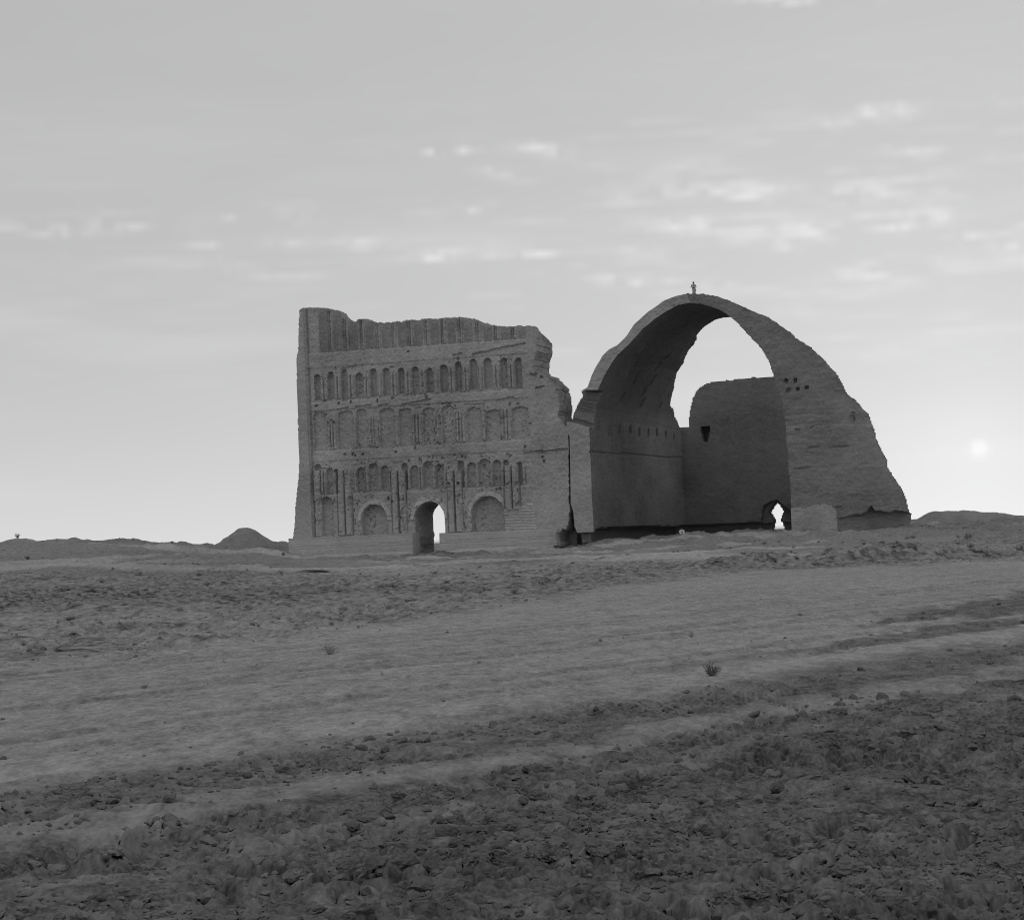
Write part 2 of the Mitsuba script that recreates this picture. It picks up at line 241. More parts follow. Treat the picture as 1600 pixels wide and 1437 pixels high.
def ground_fn(p, n, uv):
    x, y = p.x - CAM[0], p.y - CAM[1]
    s, r = x * FORWARD[0] + y * FORWARD[1], x * RIGHT[0] + y * RIGHT[1]
    w = 2.2 * (mikit.fbm(s * .22, r * .8, 3., 4) - .5) + 1.1 * (mikit.fbm(s * 1.3, r * 3., 1., 3) - .5)
    soil = soil_mask(s, r, w, mikit.smoothstep, dr.clip)
    field = field_mask(s, r, w, mikit.smoothstep, dr.clip)
    far = mikit.smoothstep(110, 160, s)
    u = r - .78 * s
    streak = mikit.fbm(u * 1.0, s * .30, 2., 4)
    grain = mikit.noise(s * 7, r * 16, 3.) + mikit.noise(s * 17, r * 40, 5.) - 1
    fine = mikit.fbm(s * 2.5, r * 5.0, 7., 4)
    patch = mikit.fbm(s * .035, r * .09, 4., 4)
    fbm2 = mikit.fbm(s * .55, r * 1.3, 21., 4)
    rut = 0
    for k in range(len(RUTS)):
        off = s * .025 + .35 * mikit.noise(s * .08, k * 5., 2.)
        rut = rut + dr.exp(-dr.square((u + off - RUTS[k]) / .22))
    spots = mikit.smoothstep(.62, .72, mikit.fbm(s * .25, r * .9, 9., 3))
    pale = mikit.smoothstep(.52, .66, mikit.fbm(s * .06, r * .05, 14., 4))
    fa = (.27 + .13 * pale) * (1 + .5 * (patch - .5) + .6 * (fine - .5))
    lumps = mikit.fbm(s * 3.2, r * 4.0, 31., 3)
    crumbs = mikit.noise(s * 22, r * 34, 3.) + .8 * mikit.noise(s * 45, r * 70, 8.) + .5 * mikit.noise(s * 90, r * 140, 9.) - 1.15
    stones_shadows = mikit.smoothstep(.60, .74, mikit.noise(s * 1.5, r * 3.6, 41.)) + .7 * mikit.smoothstep(.62, .74, mikit.noise(s * 3.1, r * 7.6, 42.))  # dark flecks: small stones and their shadows, both painted into the albedo
    so = .140 * (1 + 1.0 * (fine - .5) + .4 * (streak - .5) + 1.0 * (lumps - .5) + .25 * grain + .62 * crumbs)
    tr = .37 * (1 + .16 * (mikit.noise(s * 30, r * 45, 3.) - .5) + .20 * (streak - .5) + .40 * (fine - .5) + .40 * (patch - .5) + .10 * (fbm2 - .5) + .30 * grain - .10 * stones_shadows) * (1 - .16 * rut)
    fi = .29 * (1 + .9 * (patch - .5) + .9 * (fine - .5) - .20 * spots + .25 * grain - .30 * stones_shadows)
    v = tr * (1 - soil) + so * soil
    v = v * (1 - field) + (fi * (1 - far) + fa * far) * field
    return grey(dr.clip(v, .03, .6))


def ground_bump(p, n, uv):
    return mikit.fbm(p.x * 9, p.y * 9, p.z * 9, 3)


rough_surface('mat_ground', ground_fn, ground_bump, .018, .01)


def clod_fn(p, n, uv):
    return grey(dr.clip(.165 * (1 + .8 * (mikit.fbm(p.x * 6, p.y * 6, p.z * 6, 3) - .5) + .5 * (mikit.fbm(p.x * 35, p.y * 35, p.z * 35, 2) - .5) + .5 * (mikit.noise(p.x * 1.1, p.y * 1.1, 3.) - .5)), .03, .5))


rough_surface('mat_clod', clod_fn)
rough_surface('mat_mound', lambda p, n, uv: grey(.26 * (1 + .6 * (mikit.fbm(p.x * .25, p.y * .25, p.z * .6, 4) - .5) + .4 * (mikit.fbm(p.x * 1.4, p.y * 1.4, p.z * 1.4, 2) - .5))))
for name, v in dict(mat_shrub=.145, mat_dry_shrub=.25, mat_robe=.42, mat_white=.66, mat_skin=.13, mat_hair=.03, mat_dark=.07).items():
    scene[name] = {'type': 'twosided', 'bsdf': {'type': 'diffuse', 'reflectance': {'type': 'rgb', 'value': [v, v, v]}}}

# ---------------------------------------------------------------- terrain
TP = np.array(TERRAIN)
S0, R0, DS, DR = 0., -260., 4., 3.
gs, gr = np.meshgrid(np.arange(S0, 640, DS), np.arange(R0, 261, DR), indexing='ij')
coarse = RBFInterpolator(TP[:, :2] / [1.6, 1.0], TP[:, 2], kernel='linear', smoothing=.3)(np.stack([gs.ravel() / 1.6, gr.ravel()], 1)).reshape(gs.shape)
BANKS = [(105, 12.8, 2.6, 2.4, .62), (106, 10.2, 3.0, 2.0, .42), (112, 20.6, 3.0, 4.0, .80), (111, 16.5, 3.0, 2.6, .35), (135, 31., 6., 8., .75), (150, -19.5, 4., 2.2, .45), (152, 4., 4., 13., .28), (170, 14, 5, 16, .3),
         (120, -28., 8., 5., .25), (95, -24., 4., 5., -.25), (185, -27, 10, 9, .35), (160, -35, 8, 9, .4), (131, -12.7, .9, 1.5, -.55), (131.5, -14.2, .8, .8, -.3), (128.5, -12.7, 1.2, 2.5, .12), (214, -25, 8, 5, .4), (247, -52.5, 6, 4.6, .55), (244, -58, 6, 3, .3), (252, -44, 6, 3.2, .35), (225, -46, 8, 5, .5), (238, -38, 6, 4, .35), (200, -36, 9, 6, .5), (146, -30, 6, 4, .4)]


def site(s, r):
    z = map_coordinates(coarse, [(np.asarray(s) - S0) / DS, (np.asarray(r) - R0) / DR], order=3, mode='nearest')
    for a, b, c, d, h in BANKS:
        z = z + h * np.exp(-((s - a) / c) ** 2 - ((r - b) / d) ** 2)
    fade = ss(560, 640, s) + ss(200, 260, np.abs(r))
    return z * (1 - np.clip(fade, 0, 1))


def masks(s, r):
    w = 2.2 * nz(s * .22, r * .8, 3., 4, 4) + 1.1 * nz(s * 1.3, r * 3., 1., 5, 3)
    return soil_mask(s, r, w, ss), field_mask(s, r, w, ss)


def terrain(s, r, fine=True):
    z = site(s, r)
    soil, field = masks(s, r)
    u = r - .78 * s
    z = z + .05 * nz(s * .15, r * .3, 2., 6, 3) * (1 - field)
    z = z + field * (1 + 1.6 * ss(150, 240, s) + 1.2 * ss(215, 245, s)) * (.42 * nz(s * .10, r * .22, 7., 7, 4) + .24 * nz(s * .5, r * .9, 4., 8, 3)) * ss(30, 60, s)
    z = z + (1 - field) * (1 - soil) * (-.035 * sum(np.exp(-((u + s * .025 - k) / .2) ** 2) for k in RUTS) + .04 * nz(u * .9, s * .2, 0., 9, 3) + .02 * nz(u * 3.2, s * 1.2, 0., 10, 2))
    if fine:
        lump = nz(s * 1.1, r * 1.1, 0., 11, 3)
        wsx, wsy = .25 * nz(s * 1.7, r * 1.7, 8., 18, 2), .25 * nz(s * 1.7, r * 1.7, 9., 19, 2)
        crumb = 0
        for q, (wl, am) in enumerate(((.70, .090), (.31, .076), (.16, .060), (.085, .036), (.044, .014))):
            a = np.abs(nz((s + wsx) / wl, (r + wsy) / wl * .85, q + 1., 20 + q)) * 2
            crumb = crumb + am * (a ** .42 - .68) * (.5 + 1.1 * ss(-.16, .16, nz(s * .8 / wl * .3, r * .8 / wl * .3, q + 5., 40 + q)))
        where = .40 + 1.0 * ss(-.12, .16, nz(s * .45, r * .45, 6., 30, 3))
        z = z + soil ** 1.4 * (.13 * lump + where * crumb - .02)
        z = z + (1 - soil) * (1 - field) * .022 * nz(s * 3.5, r * 8, 3., 15, 4)
        z = z + field * (.11 * (np.sqrt(np.abs(nz(s * .9, r * 1.9, 1., 16, 2)) * 2) - .6) + .09 * (np.sqrt(np.abs(nz(s * 2.2, r * 4.2, 2., 17, 2)) * 2) - .6) + .05 * nz(s * 6, r * 9, 2., 19, 2)) * (.4 + 1.1 * ss(-.1, .12, nz(s * .12, r * .3, 3., 31, 3)))
    return z


def world(s, r, z):
    return np.stack([CAM[0] + s * F[0] + r * R[0], CAM[1] + s * F[1] + r * R[1], z], -1)


def wedge(s, r):
    return np.abs(r - .01 * s) < .265 * s + 2.2


def patch(s0, s1, ds, r0, r1, drr, sink=0.0, hole=None):
    sv, rv = np.arange(s0, s1 + ds / 2, ds), np.arange(r0, r1 + drr / 2, drr)
    s, r = np.meshgrid(sv, rv, indexing='ij')
    z = terrain(s, r) - sink
    v = world(s, r, z).reshape(-1, 3)
    i = np.arange(s.size).reshape(s.shape)
    q = np.stack([i[:-1, :-1], i[:-1, 1:], i[1:, 1:], i[1:, :-1]], -1)
    sc, rc = (s[:-1, :-1] + s[1:, 1:]) / 2, (r[:-1, :-1] + r[1:, 1:]) / 2
    soil, field = masks(sc, rc)
    is_track = (soil < .5) & (field < .5) & (np.abs(rc) < 34) & (sc < 110)
    ok = wedge(sc, rc) if hole is None else ~hole(sc, rc)
    for key, m in (('dirt_track', ok & is_track), ('ground', ok & ~is_track)):
        if m.any():
            name = key
            n = 1
            while name in scene:
                name, n = f'{key}__{n:03d}', n + 1
            scene[name] = mikit.ply(compact(v, q[m]), 'mat_ground', smooth=s0 > 28)


BOX = [(8.2, 14, -4.2, 4.2), (14, 28, -8, 8.4), (28, 70, -19, 20), (70, 150, -40, 42), (150, 420, -115, 118)]


def inner_box(k):
    s0, s1, r0, r1 = BOX[k]
    return lambda s, r: (s > s0) & (s < s1) & (r > r0) & (r < r1)


STEPS = [(.017, .016), (.032, .026), (.12, .075), (.30, .20), (.62, .50)]
for (s0, s1, r0, r1), (ds, drr) in zip(BOX, STEPS):
    patch(s0, s1 + ds * 1.5, ds, r0, r1, drr)


def covered(s, r):
    m = np.zeros(s.shape, bool)
    for s0, s1, r0, r1 in BOX:
        m |= (s > s0) & (s < s1) & (r > r0) & (r < r1) & wedge(s + 1.2 * np.sign(r) * 0, np.abs(r) + 1.6)
    return m


patch(-30, 450, 2., -160, 160, 2., .08, covered)
# the plain to the horizon, with the patches above left out
sv = np.r_[-9000, -3000, -1000, -300, -30, np.arange(0, 451, 30), 600, 900, 1500, 3000, 6000, 12000]
rv = np.r_[-9000, -4000, -2000, -1000, -500, -300, np.arange(-160, 161, 40), 300, 500, 1000, 2000, 4000, 9000]
s, r = np.meshgrid(sv.astype(float), rv.astype(float), indexing='ij')
v = world(s, r, np.where((s < 460) & (s > -31) & (np.abs(r) < 170), site(s, r) - .1, 0.0)).reshape(-1, 3)
i = np.arange(s.size).reshape(s.shape)
q = np.stack([i[:-1, :-1], i[:-1, 1:], i[1:, 1:], i[1:, :-1]], -1)
sc, rc = (s[:-1, :-1] + s[1:, 1:]) / 2, (r[:-1, :-1] + r[1:, 1:]) / 2
far = ~((sc > -30) & (sc < 450) & (np.abs(rc) < 160))
scene['ground__900'] = mikit.ply(compact(v, q[far]), 'mat_ground', smooth=False)
label('ground', 'rough stony ground with broken soil reaching the horizon', kind='structure')
label('dirt_track', 'pale trodden dirt track crossing the foreground', kind='structure')


def profile_hill(key, prof, s0, depth, text, seed, amp=.5):
    P = np.array(prof)
    rv = np.linspace(P[0, 1], P[-1, 1], 130)
    sv = np.linspace(s0 - depth * 2.2, s0 + depth * 2.2, 70)
    s, r = np.meshgrid(sv, rv, indexing='ij')
    top = np.interp(r, P[:, 1], P[:, 2]) + .5
    fall = np.exp(-((s - s0) / depth) ** 2)
    n = amp * nz(s * .12, r * .35, seed, seed, 4) * fall * np.clip(top, 0, 2) / 2 + .40 * nz(s * .45, r * .8, 1, seed + 1, 4) * fall
    z = top * fall - .5 + n
    z[[0, -1]] = -1.5
    z[:, [0, -1]] = -1.5
    v = world(s, r, z).reshape(-1, 3)
    i = np.arange(s.size).reshape(s.shape)
    q = np.stack([i[:-1, :-1], i[:-1, 1:], i[1:, 1:], i[1:, :-1]], -1).reshape(-1, 4)
    scene[key] = mikit.ply((v, q), 'mat_mound', smooth=True)
    label(key, text, kind='structure')


profile_hill('mound', CONE, 330, 7., 'small cone shaped earth mound left of the ruin', 3, .9)
profile_hill('hill', EASTHILL, 345, 16., 'low flat topped earth hill right of the ruin', 5, .5)

# a low undercut earth bank on the field, in front of the left end of the wall
bl = np.linspace(-1.35, 1.35, 40)
sect = np.array([[0., .10], [-.12, .30], [-.22, .42], [.1, .50], [.6, .46], [1.2, .12], [1.2, -.4], [.75, -.4], [.70, .0]])
ring = []
for t in bl:
    k = 1 - .55 * abs(t / 1.35) ** 3
    o = sect * [1, k] + .10 * np.stack([nz(t * 2.2, np.arange(len(sect)) * .9, 1, 140, 2), nz(t * 2.2, np.arange(len(sect)) * .9, 5, 141, 2)], -1)
    ring.append(world(131.5 + o[:, 0] + .25 * math.sin(t * 2), -12.6 + t + 0 * o[:, 0], o[:, 1] + float(site(np.array([131.5]), np.array([-12.6]))[0]) + .12))
ring = np.array(ring)
n_, m_ = ring.shape[:2]
ii = np.arange(n_ * m_).reshape(n_, m_)
qq = np.stack([ii[:-1], np.roll(ii, -1, 1)[:-1], np.roll(ii, -1, 1)[1:], ii[1:]], -1).reshape(-1, 4)
cap = [[ii[e, 0], ii[e, k], ii[e, k + 1], ii[e, k + 1]] for e in (0, -1) for k in range(1, m_ - 1)]
scene['bank'] = mikit.ply((ring.reshape(-1, 3), np.vstack([qq, cap])), 'mat_clod', smooth=False)
label('bank', 'short undercut earth bank on the field left of the doorway', kind='structure')

# ---------------------------------------------------------------- the standing front wall with its blind arcades
label('facade_wall', 'tall ruined brick front wall with rows of blind arches and an arched doorway', 'ruin')
H = .1
xs, zs = np.arange(-42.8, -2.5, H), np.arange(-.9, 34.4, H)
X, Z = np.meshgrid(xs, zs)
Xc, Zc = (X[:-1, :-1] + X[1:, 1:]) / 2, (Z[:-1, :-1] + Z[1:, 1:]) / 2


def outline_jitter(x, z, a):
    return a * (nz(x * .9, z * .9, 0, 61, 3) + .7 * nz(x * 3.1, z * 3.1, 2, 62)), a * (nz(x * .9, z * .9, 5, 63, 3) + .6 * nz(x * 3.1, 3., z * 3.1, 64))


jx, jz = outline_jitter(Xc, Zc, .22)
jx = jx * np.where(Xc < -39, .45, 1)
keep = inside(FACADE_OUTLINE, Xc + jx, Zc + jz)


def door_shape(x, z, x0, x1, top, grow=0.0):
    c, hw = (x0 + x1) / 2, (x1 - x0) / 2 + grow
    spring = top - (x1 - x0) / 2
    return (np.abs(x - c) < hw) & (z < spring + np.sqrt(np.clip(hw ** 2 - (x - c) ** 2, 0, None)))


def arch_shape(x, z, x0, x1, top, bot, rise=1.0, grow=0.0):
    """Inside a niche with a rounded head; rise = height of the head in half widths."""
    c, hw = (x0 + x1) / 2, (x1 - x0) / 2 + grow
    head = np.clip(1 - ((x - c) / hw) ** 2, 0, None) ** .5 * rise * hw
    return (np.abs(x - c) < hw) & (z > bot) & (z < top + grow - rise * hw + head)


x0, x1, dtop, _ = DOORWAY[0]
wob = .10 * nz(Xc * 1.3, Zc * 1.3, 3, 66, 2)
keep &= ~door_shape(Xc + wob, Zc + wob, x0, x1, dtop)

names = {0: ('wall', 'mat_facade')}
ids = np.zeros(keep.shape, int)
depth = np.zeros(X.shape)
damage = nz(X * .55, Z * .55, 0, 71, 3)
edge_n = .16 * nz(X * 2.1, Z * 2.1, 4, 72, 2)
edge_c = .16 * nz(Xc * 2.1, Zc * 2.1, 4, 72, 2)


def new_id(name, bsdf='mat_facade'):
    k = len(names)
    names[k] = (name, bsdf)
    return k


def niche(name, x0, x1, top, bot, d, rise, hollow=0.0, ragged=1.0):
    global depth
    shape = arch_shape(X + edge_n * ragged, Z + edge_n * ragged, x0, x1, top, bot, rise)
    c, hw = (x0 + x1) / 2, (x1 - x0) / 2
    deep = d * (1 - hollow + hollow * np.sqrt(np.clip(1 - ((X - c) / (hw * 1.05)) ** 2, 0, 1)))
    depth = np.where(shape, np.maximum(depth, deep), depth)
    ids[arch_shape(Xc + edge_c * ragged, Zc + edge_c * ragged, x0, x1, top, bot, rise)] = new_id(name)


def rib(name, c, rad, bot, top, proud, wear=.12, groove=False):
    """A half round shaft on the wall, worn away where the brick is damaged."""
    global depth
    band = (Z > bot) & (Z < top) & (np.abs(X - c) < rad)
    lost = (damage + .6 * nz(X * 1.5, Z * .8, 9, 73, 2) > wear)
    prof = proud * np.sqrt(np.clip(1 - ((X - c) / rad) ** 2, 0, 1)) * np.where(lost, .25, 1.0)
    depth = np.where(band, np.minimum(depth, np.maximum(depth, 0) * .3 - prof), depth)
    flank = (Z > bot) & (Z < top) & (np.abs(np.abs(X - c) - rad - .07) < .07)
    depth = np.where(flank, np.maximum(depth, .15 + .40 * np.clip(nz(X, Z * .6, 4, 68, 2), 0, 1)), depth)
    ids[(Zc > bot) & (Zc < top) & (np.abs(Xc - c) < rad)] = new_id(name)


# storeys: the arcaded storeys lie a little back from the plain bands between them
bands = [(8.7, 13.3, .10), (14.6, 20.15, .14), (21.2, 25.9, .10), (27.8, 40, .16)]
inner_x = (X > -39.0)
for a, b, d in bands:
    depth += d * (ss(a - .06, a + .06, Z + .5 * edge_n) - ss(b - .06, b + .06, Z + .5 * edge_n)) * inner_x * (1 - ss(-8.3, -7.5, X))
for a, b, t, bt in FLUTES:
    niche('fluted_niche', a - .02, b + .02, 40, bt, .95, .01, .95, .4)
for k, (a, b, t, bt) in enumerate(ARCHED):
    niche('blind_niche', a, b, t, bt, .90, 1.0, .25, .6)
for a, b, t, bt in PANELS:
    niche('blind_panel', a, b, t, bt, .50, .45, 0, 1.3)
for a, b, t, bt in ARCADE + [[-26.15, -25.3, 12.5, 8.95], [-18.25, -17.4, 12.4, 8.9], [-35.9, -35.2, 12.2, 8.9], [-11.95, -11.2, 12.2, 8.9]]:
    niche('arcade_niche', a, b, t, bt, .75, 1.0, .25, .6)
for a, b, t, bt in BLIND_ARCHES:
    niche('blind_arch', a, b, t, bt, .85, 1.05)
# mouldings round the great arches
for (a, b, t, bt), rise in [(BLIND_ARCHES[1], 1.05), (BLIND_ARCHES[2], 1.05), ((x0, x1, dtop, 0), 1.0)]:
    for lo, hi, pr in ((.0, .34, .34), (.34, .62, .16)):
        ring = arch_shape(X, Z, a, b, t, bt, rise, hi) & ~arch_shape(X, Z, a, b, t, bt, rise, lo) & (Z > t - rise * (b - a) / 2 - .25)
        depth = np.where(ring, -pr * np.where(damage > .2, .2, 1), depth)
    ringc = arch_shape(Xc, Zc, a, b, t, bt, rise, .62) & ~arch_shape(Xc, Zc, a, b, t, bt, rise, 0) & (Zc > t - rise * (b - a) / 2 - .25)
    ids[ringc] = new_id('arch_moulding', 'mat_moulding')
# shafts
fl = [(a + b) / 2 for a, b, _, _ in FLUTES]
for a, b in zip(fl, fl[1:]):
    for o in (-.24, .0, .24):
        rib('colonnette', (a + b) / 2 + o, .12, 27.9, 40, .16)
bn = [(a, b) for a, b, _, _ in ARCHED]
for (a, b), (c, d) in zip(bn, bn[1:]):
    w = c - b
    for o in ((-.22, .22) if w > 1.0 else (0,)):
        rib('colonnette', (b + c) / 2 + o, .17, 21.5, 24.6, .20)
pn = [(a, b) for a, b, _, _ in PANELS]
for (a, b), (c, d) in zip(pn, pn[1:]):
    w = c - b
    for o in ((-.42, .0, .42) if w > 1.4 else (0,)):
        rib('colonnette', (b + c) / 2 + o, .19, 14.8, 18.9, .18)
for a, b, t, bt in ARCADE:
    for c in (a - .2, b + .2):
        rib('colonnette', c, .14, bt, t - .55, .16)
for c, t, bt in HALFCOLS:
    for o in (-.52, .52):
        if c + o > -38.9:
            rib('half_column', c + o, .47, bt, t, .42, .2)
    groove = (np.abs(X - c) < .08) & (Z < t) & (Z > bt)
    depth = np.where(groove, .35, depth)
# the plain corner strip at the left end stands forward
depth = np.where(X < -39.2, depth * .3 - .22, depth)
depth += .35 * np.exp(-((X + 38.95) / .16) ** 2) * (Z > 3)
ids[(Xc < -39.2) & (ids == 0)] = new_id('corner_strip')
# brick patch left of the broken corner, and the fallen facing beside it
pt = inside([[-12.0, 2.8], [-11.9, 5.5], [-7.9, 6.5], [-7.6, 2.7]], X + edge_n, Z + edge_n)
depth = np.where(pt, np.minimum(depth, -.06) - .12 + .10 * (np.mod(Z * 2.6 + .1 * X, 1) > .45), depth)
ids[inside([[-12.0, 2.8], [-11.9, 5.5], [-7.9, 6.5], [-7.6, 2.7]], Xc + edge_c, Zc + edge_c)] = new_id('repair_patch', 'mat_plinth')
# putlog holes
hk = new_id('putlog_hole')
for q, (hx, hz) in enumerate(HOLES):
    a, b = .13 + .12 * ((q * 37) % 10) / 10, .12 + .15 * ((q * 53) % 10) / 10
    m = ((X - hx) / a) ** 2 + ((Z - hz) / b) ** 2 < 1
    depth = np.where(m, np.maximum(depth, .38), depth)
    mc = ((Xc - hx) / a) ** 2 + ((Zc - hz) / b) ** 2 < 1
    if mc.any():
        ids[mc] = new_id('putlog_hole')
# long shallow breaks under the ledges
for ax, bx, az, bz in [(-38.3, -36.9, 20.0, 19.8), (-35.0, -33.3, 20.15, 20.25), (-32.3, -30.0, 20.3, 20.4), (-29, -27.6, 20.25, 20.25), (-25.6, -21.5, 20.2, 20.75), (-20.1, -18.6, 20.1, 20.05), (-16.8, -14.2, 19.7, 19.6),
                       (-12.5, -10.0, 19.9, 20.3), (-34.3, -31.9, 25.4, 25.75), (-18.2, -16.9, 26.35, 26.45), (-15.5, -8.2, 26.2, 27.2), (-38.6, -36.8, 12.6, 12.2), (-9.0, -6.4, 12.9, 13.1), (-6.9, -3.0, 13.0, 13.1), (-7.0, -5.8, 21.3, 21.5), (-27.3, -26, 12.6, 12.7)]:
    line = az + (bz - az) * (X - ax) / (bx - ax) + .10 * nz(X * 1.5, 3, 0, 77, 2)
    m = (X > ax) & (X < bx) & (np.abs(Z - line) < .13 + .10 * nz(X * .9, 7, 0, 78))
    depth = np.where(m, np.maximum(depth, .30), depth)
# weathering
pitw = .25 + .75 * (Z < 13.2) + .5 * ((Z > 14.5) & (Z < 20)) + .45 * ((Z > 21.2) & (Z < 26))
pitw = pitw * (1 - .75 * ss(-9.5, -7.5, X)) * (X > -39.2)
depth += .10 * nz(X * .16, Z * .16, 1, 74, 3) + .06 * nz(X * .9, Z * 1.3, 2, 75, 3) + (.05 + .09 * np.clip(pitw, 0, 1)) * nz(X * 2.6, Z * 3.2, 2, 89, 3) + pitw * .10 * np.clip(nz(X * 1.7, Z * 1.7, 3, 76, 3) - .12, 0, 1) * 4
depth += pitw * .28 * ss(.16, .32, nz(X * 4.2, Z * 3.6, 5, 79, 2)) * ss(-.08, .10, nz(X * .35, Z * .22, 5, 88, 2))
# the right end, eroded; it leans back towards its broken edge
depth += 1.1 * ss(-6.2, -3.9, X) * ss(16.5, 19, Z)
cavtop = 2.45 + 1.6 * np.exp(-((X + 3.0) / .5) ** 2) + 1.3 * nz(X * 1.7, 2, 0, 99, 3)
depth += 4.2 * ss(-4.75, -4.35, X + 1.1 * nz(Z * 1.4, 6, 0, 67, 2)) * (1 - ss(-.12, .12, Z - cavtop))
thick = 7.0 + .5 * nz(X * .2, Z * .2, 8, 80, 3) - 5.0 * ss(27.4, 28.9, Z)
front = np.stack([X, depth, Z], -1)
back = np.stack([X + .35 * ss(-30, -42, X), thick, Z], -1)


def jamb(p, w):
    """The left jamb of the doorway passage bellies out half way up and is worn back at its foot."""
    x, z = p[..., 0], p[..., 2]
    on = ((x > -25.2) & (x < -23.6) & (z < 6.5)) * ss(.25, .8, w)
    b = .55 * np.exp(-((z - 3.0) / 1.0) ** 2) - .45 * (z < 1.6) + .25 * np.exp(-((z - 6.0) / .5) ** 2)
    return np.stack([on * b, 0 * x, 0 * x], -1)


for k, m in grid_solid(front, back, keep, ids, None, 12, .30, jamb).items():
    put('facade_wall__' + names[k][0], m, names[k][1])

# its plinth, cut by the doorway
px, pz = np.arange(-42.5, -3.0, .14), np.arange(-1.2, 3.4, .14)
PX, PZ = np.meshgrid(px, pz)
pxc, pzc = (PX[:-1, :-1] + PX[1:, 1:]) / 2, (PZ[:-1, :-1] + PZ[1:, 1:]) / 2
top = np.interp(pxc, [-43, -33, -24.7, -20.5, -4.9], [3.1, 3.16, 3.18, 2.98, 2.80]) + .05 * nz(pxc * 1.2, 0, 0, 81, 2)
pkeep = (pzc < top) & (pxc > -42.1) & (pxc < -4.7 + .35 * nz(pzc * .9, 2, 0, 82, 2) - .5 * (pzc < .8)) & ~((pxc > -24.25) & (pxc < -20.45))
pd = -1.8 + .05 * nz(PX * .5, PZ * .9, 0, 83, 3) + .05 * (np.mod(PZ * 3.1 + .12 * nz(PX * .4, 0, 0, 84), 1) > .8) - .18 * (1 - ss(.55, .7, PZ + .2 * nz(PX * .3, 5, 0, 85))) + .9 * np.exp(-((PX + 4.6) / .8) ** 2)
for k, m in grid_solid(np.stack([PX, pd, PZ], -1), np.stack([PX, 0 * PX + .9, PZ], -1), pkeep, None, None, 5, .06).items():
    put('facade_wall__plinth', m, 'mat_plinth')

label('facade_wall__repair_patch', 'low patch of exposed brick courses right of the pointed blind arch')
label('facade_wall__plinth', 'plain smooth pale plinth cut through by the doorway')

# ---------------------------------------------------------------- the open hall and its broken vault
label('vaulted_hall', 'ruined brick hall with a huge broken parabolic vault, open to the front', 'ruin')
AI, AO = np.array(ARCH_INNER), np.array(ARCH_OUTER)
arcI = np.r_[0, np.cumsum(np.hypot(*np.diff(AI, axis=0).T))]
inner = np.vstack([[[0, -1], [0, 8], [0, 14.7]], AI[1:], [[25.75, -1]]])
outer_left = [[-2.0, -1], [-2.1, 2.0], [-2.55, 3.2], [-2.6, 5.0], [-2.9, 6.0], [-2.66, 15.65]]
LT = np.r_[0, np.cumsum(np.hypot(*np.diff(inner, axis=0).T))]
Ls = LT[2]                                             # arc length at z = 14.7
Lsp = np.interp(1.39, inner[:8, 0], LT[:8])
kcrown = 3 + int(np.argmax(AI[1:, 1]))
Lcr = LT[kcrown]
tv = np.arange(0, LT[-1], .22)
IN = np.stack([np.interp(tv, LT, inner[:, 0]), np.interp(tv, LT, inner[:, 1])], 1)
tang = np.gradient(IN, axis=0)
tang /= np.linalg.norm(tang, axis=1, keepdims=True)
normal = np.stack([-tang[:, 1], tang[:, 0]], 1)          # outwards, to the left of the way up
OUT = IN + normal * (1.25 + 1.2 * ss(Lcr + 16, Lcr + 26, tv))[:, None]
ol = np.array(outer_left)
low = tv <= Ls
OUT[low] = np.stack([np.interp(IN[low, 1], ol[:, 1], ol[:, 0]), IN[low, 1]], 1)
so = np.array(STUB_OUTER[:-1] + [[-.8, 20.6]])
mid = (tv > Ls) & (tv < Lsp)
fr = (tv[mid] - Ls) / (Lsp - Ls)
arcs = np.r_[0, np.cumsum(np.hypot(*np.diff(so, axis=0).T))]
OUT[mid] = np.stack([np.interp(fr * arcs[-1], arcs, so[:, 0]), np.interp(fr * arcs[-1], arcs, so[:, 1])], 1)
rg = (tv >= Lsp) & (tv <= Lcr + 1)
ko = int(np.argmax(AO[:, 1])) + 1
oo = np.vstack([[[-.75, 20.6]], AO[:ko]])
arco = np.r_[0, np.cumsum(np.hypot(*np.diff(oo, axis=0).T))]
fr = np.clip((tv[rg] - Lsp) / (Lcr - Lsp), 0, 1)
OUT[rg] = np.stack([np.interp(fr * arco[-1], arco, oo[:, 0]), np.interp(fr * arco[-1], arco, oo[:, 1])], 1)
a_of_t = np.interp(IN[:, 0] + 0, AI[1:14, 0], arcI[1:14])     # only used left of the crown
rim_a = [2.84, 4.07, 5.41, 5.86, 6.96, 8.25, 9.72, 11.29, 12.8, 13.28, 14.72, 15.84, 16.97, 17.51, 18.73, 19.86, 21.18, 22.81, 23.7, 26, 32, 41, 44.5, 48]
rim_y = [49.9, 45.9, 42.2, 39.5, 38.3, 36.9, 34.9, 33.2, 31.5, 30.2, 28.6, 28.2, 26.8, 24.8, 23.3, 22.8, 22.0, 20.8, 20.3, 19.5, 19, 20, 25, 52]
t_of_rim = np.array(rim_a) - arcI[1] + LT[3]
yv = np.arange(0, 52.3, .27)
TT, YY = np.meshgrid(tv, yv, indexing='ij')
tc, yc = (TT[:-1, :-1] + TT[1:, 1:]) / 2, (YY[:-1, :-1] + YY[1:, 1:]) / 2
ymax = np.interp(tc, np.r_[0, t_of_rim[0] - .3, t_of_rim], np.r_[52.4, 52.4, rim_y]) + np.where(tc > t_of_rim[0], .9 * nz(tc * .8, yc * .4, 0, 91, 3), 0)
zc_t = np.interp(tc, tv, IN[:, 1])
stub = (tc > LT[2] + 1.0) & (tc < Lsp - .2)
foot = (tc < Ls) & (zc_t < 2.3 + 1.2 * nz(tc * 2, yc, 0, 90, 2))
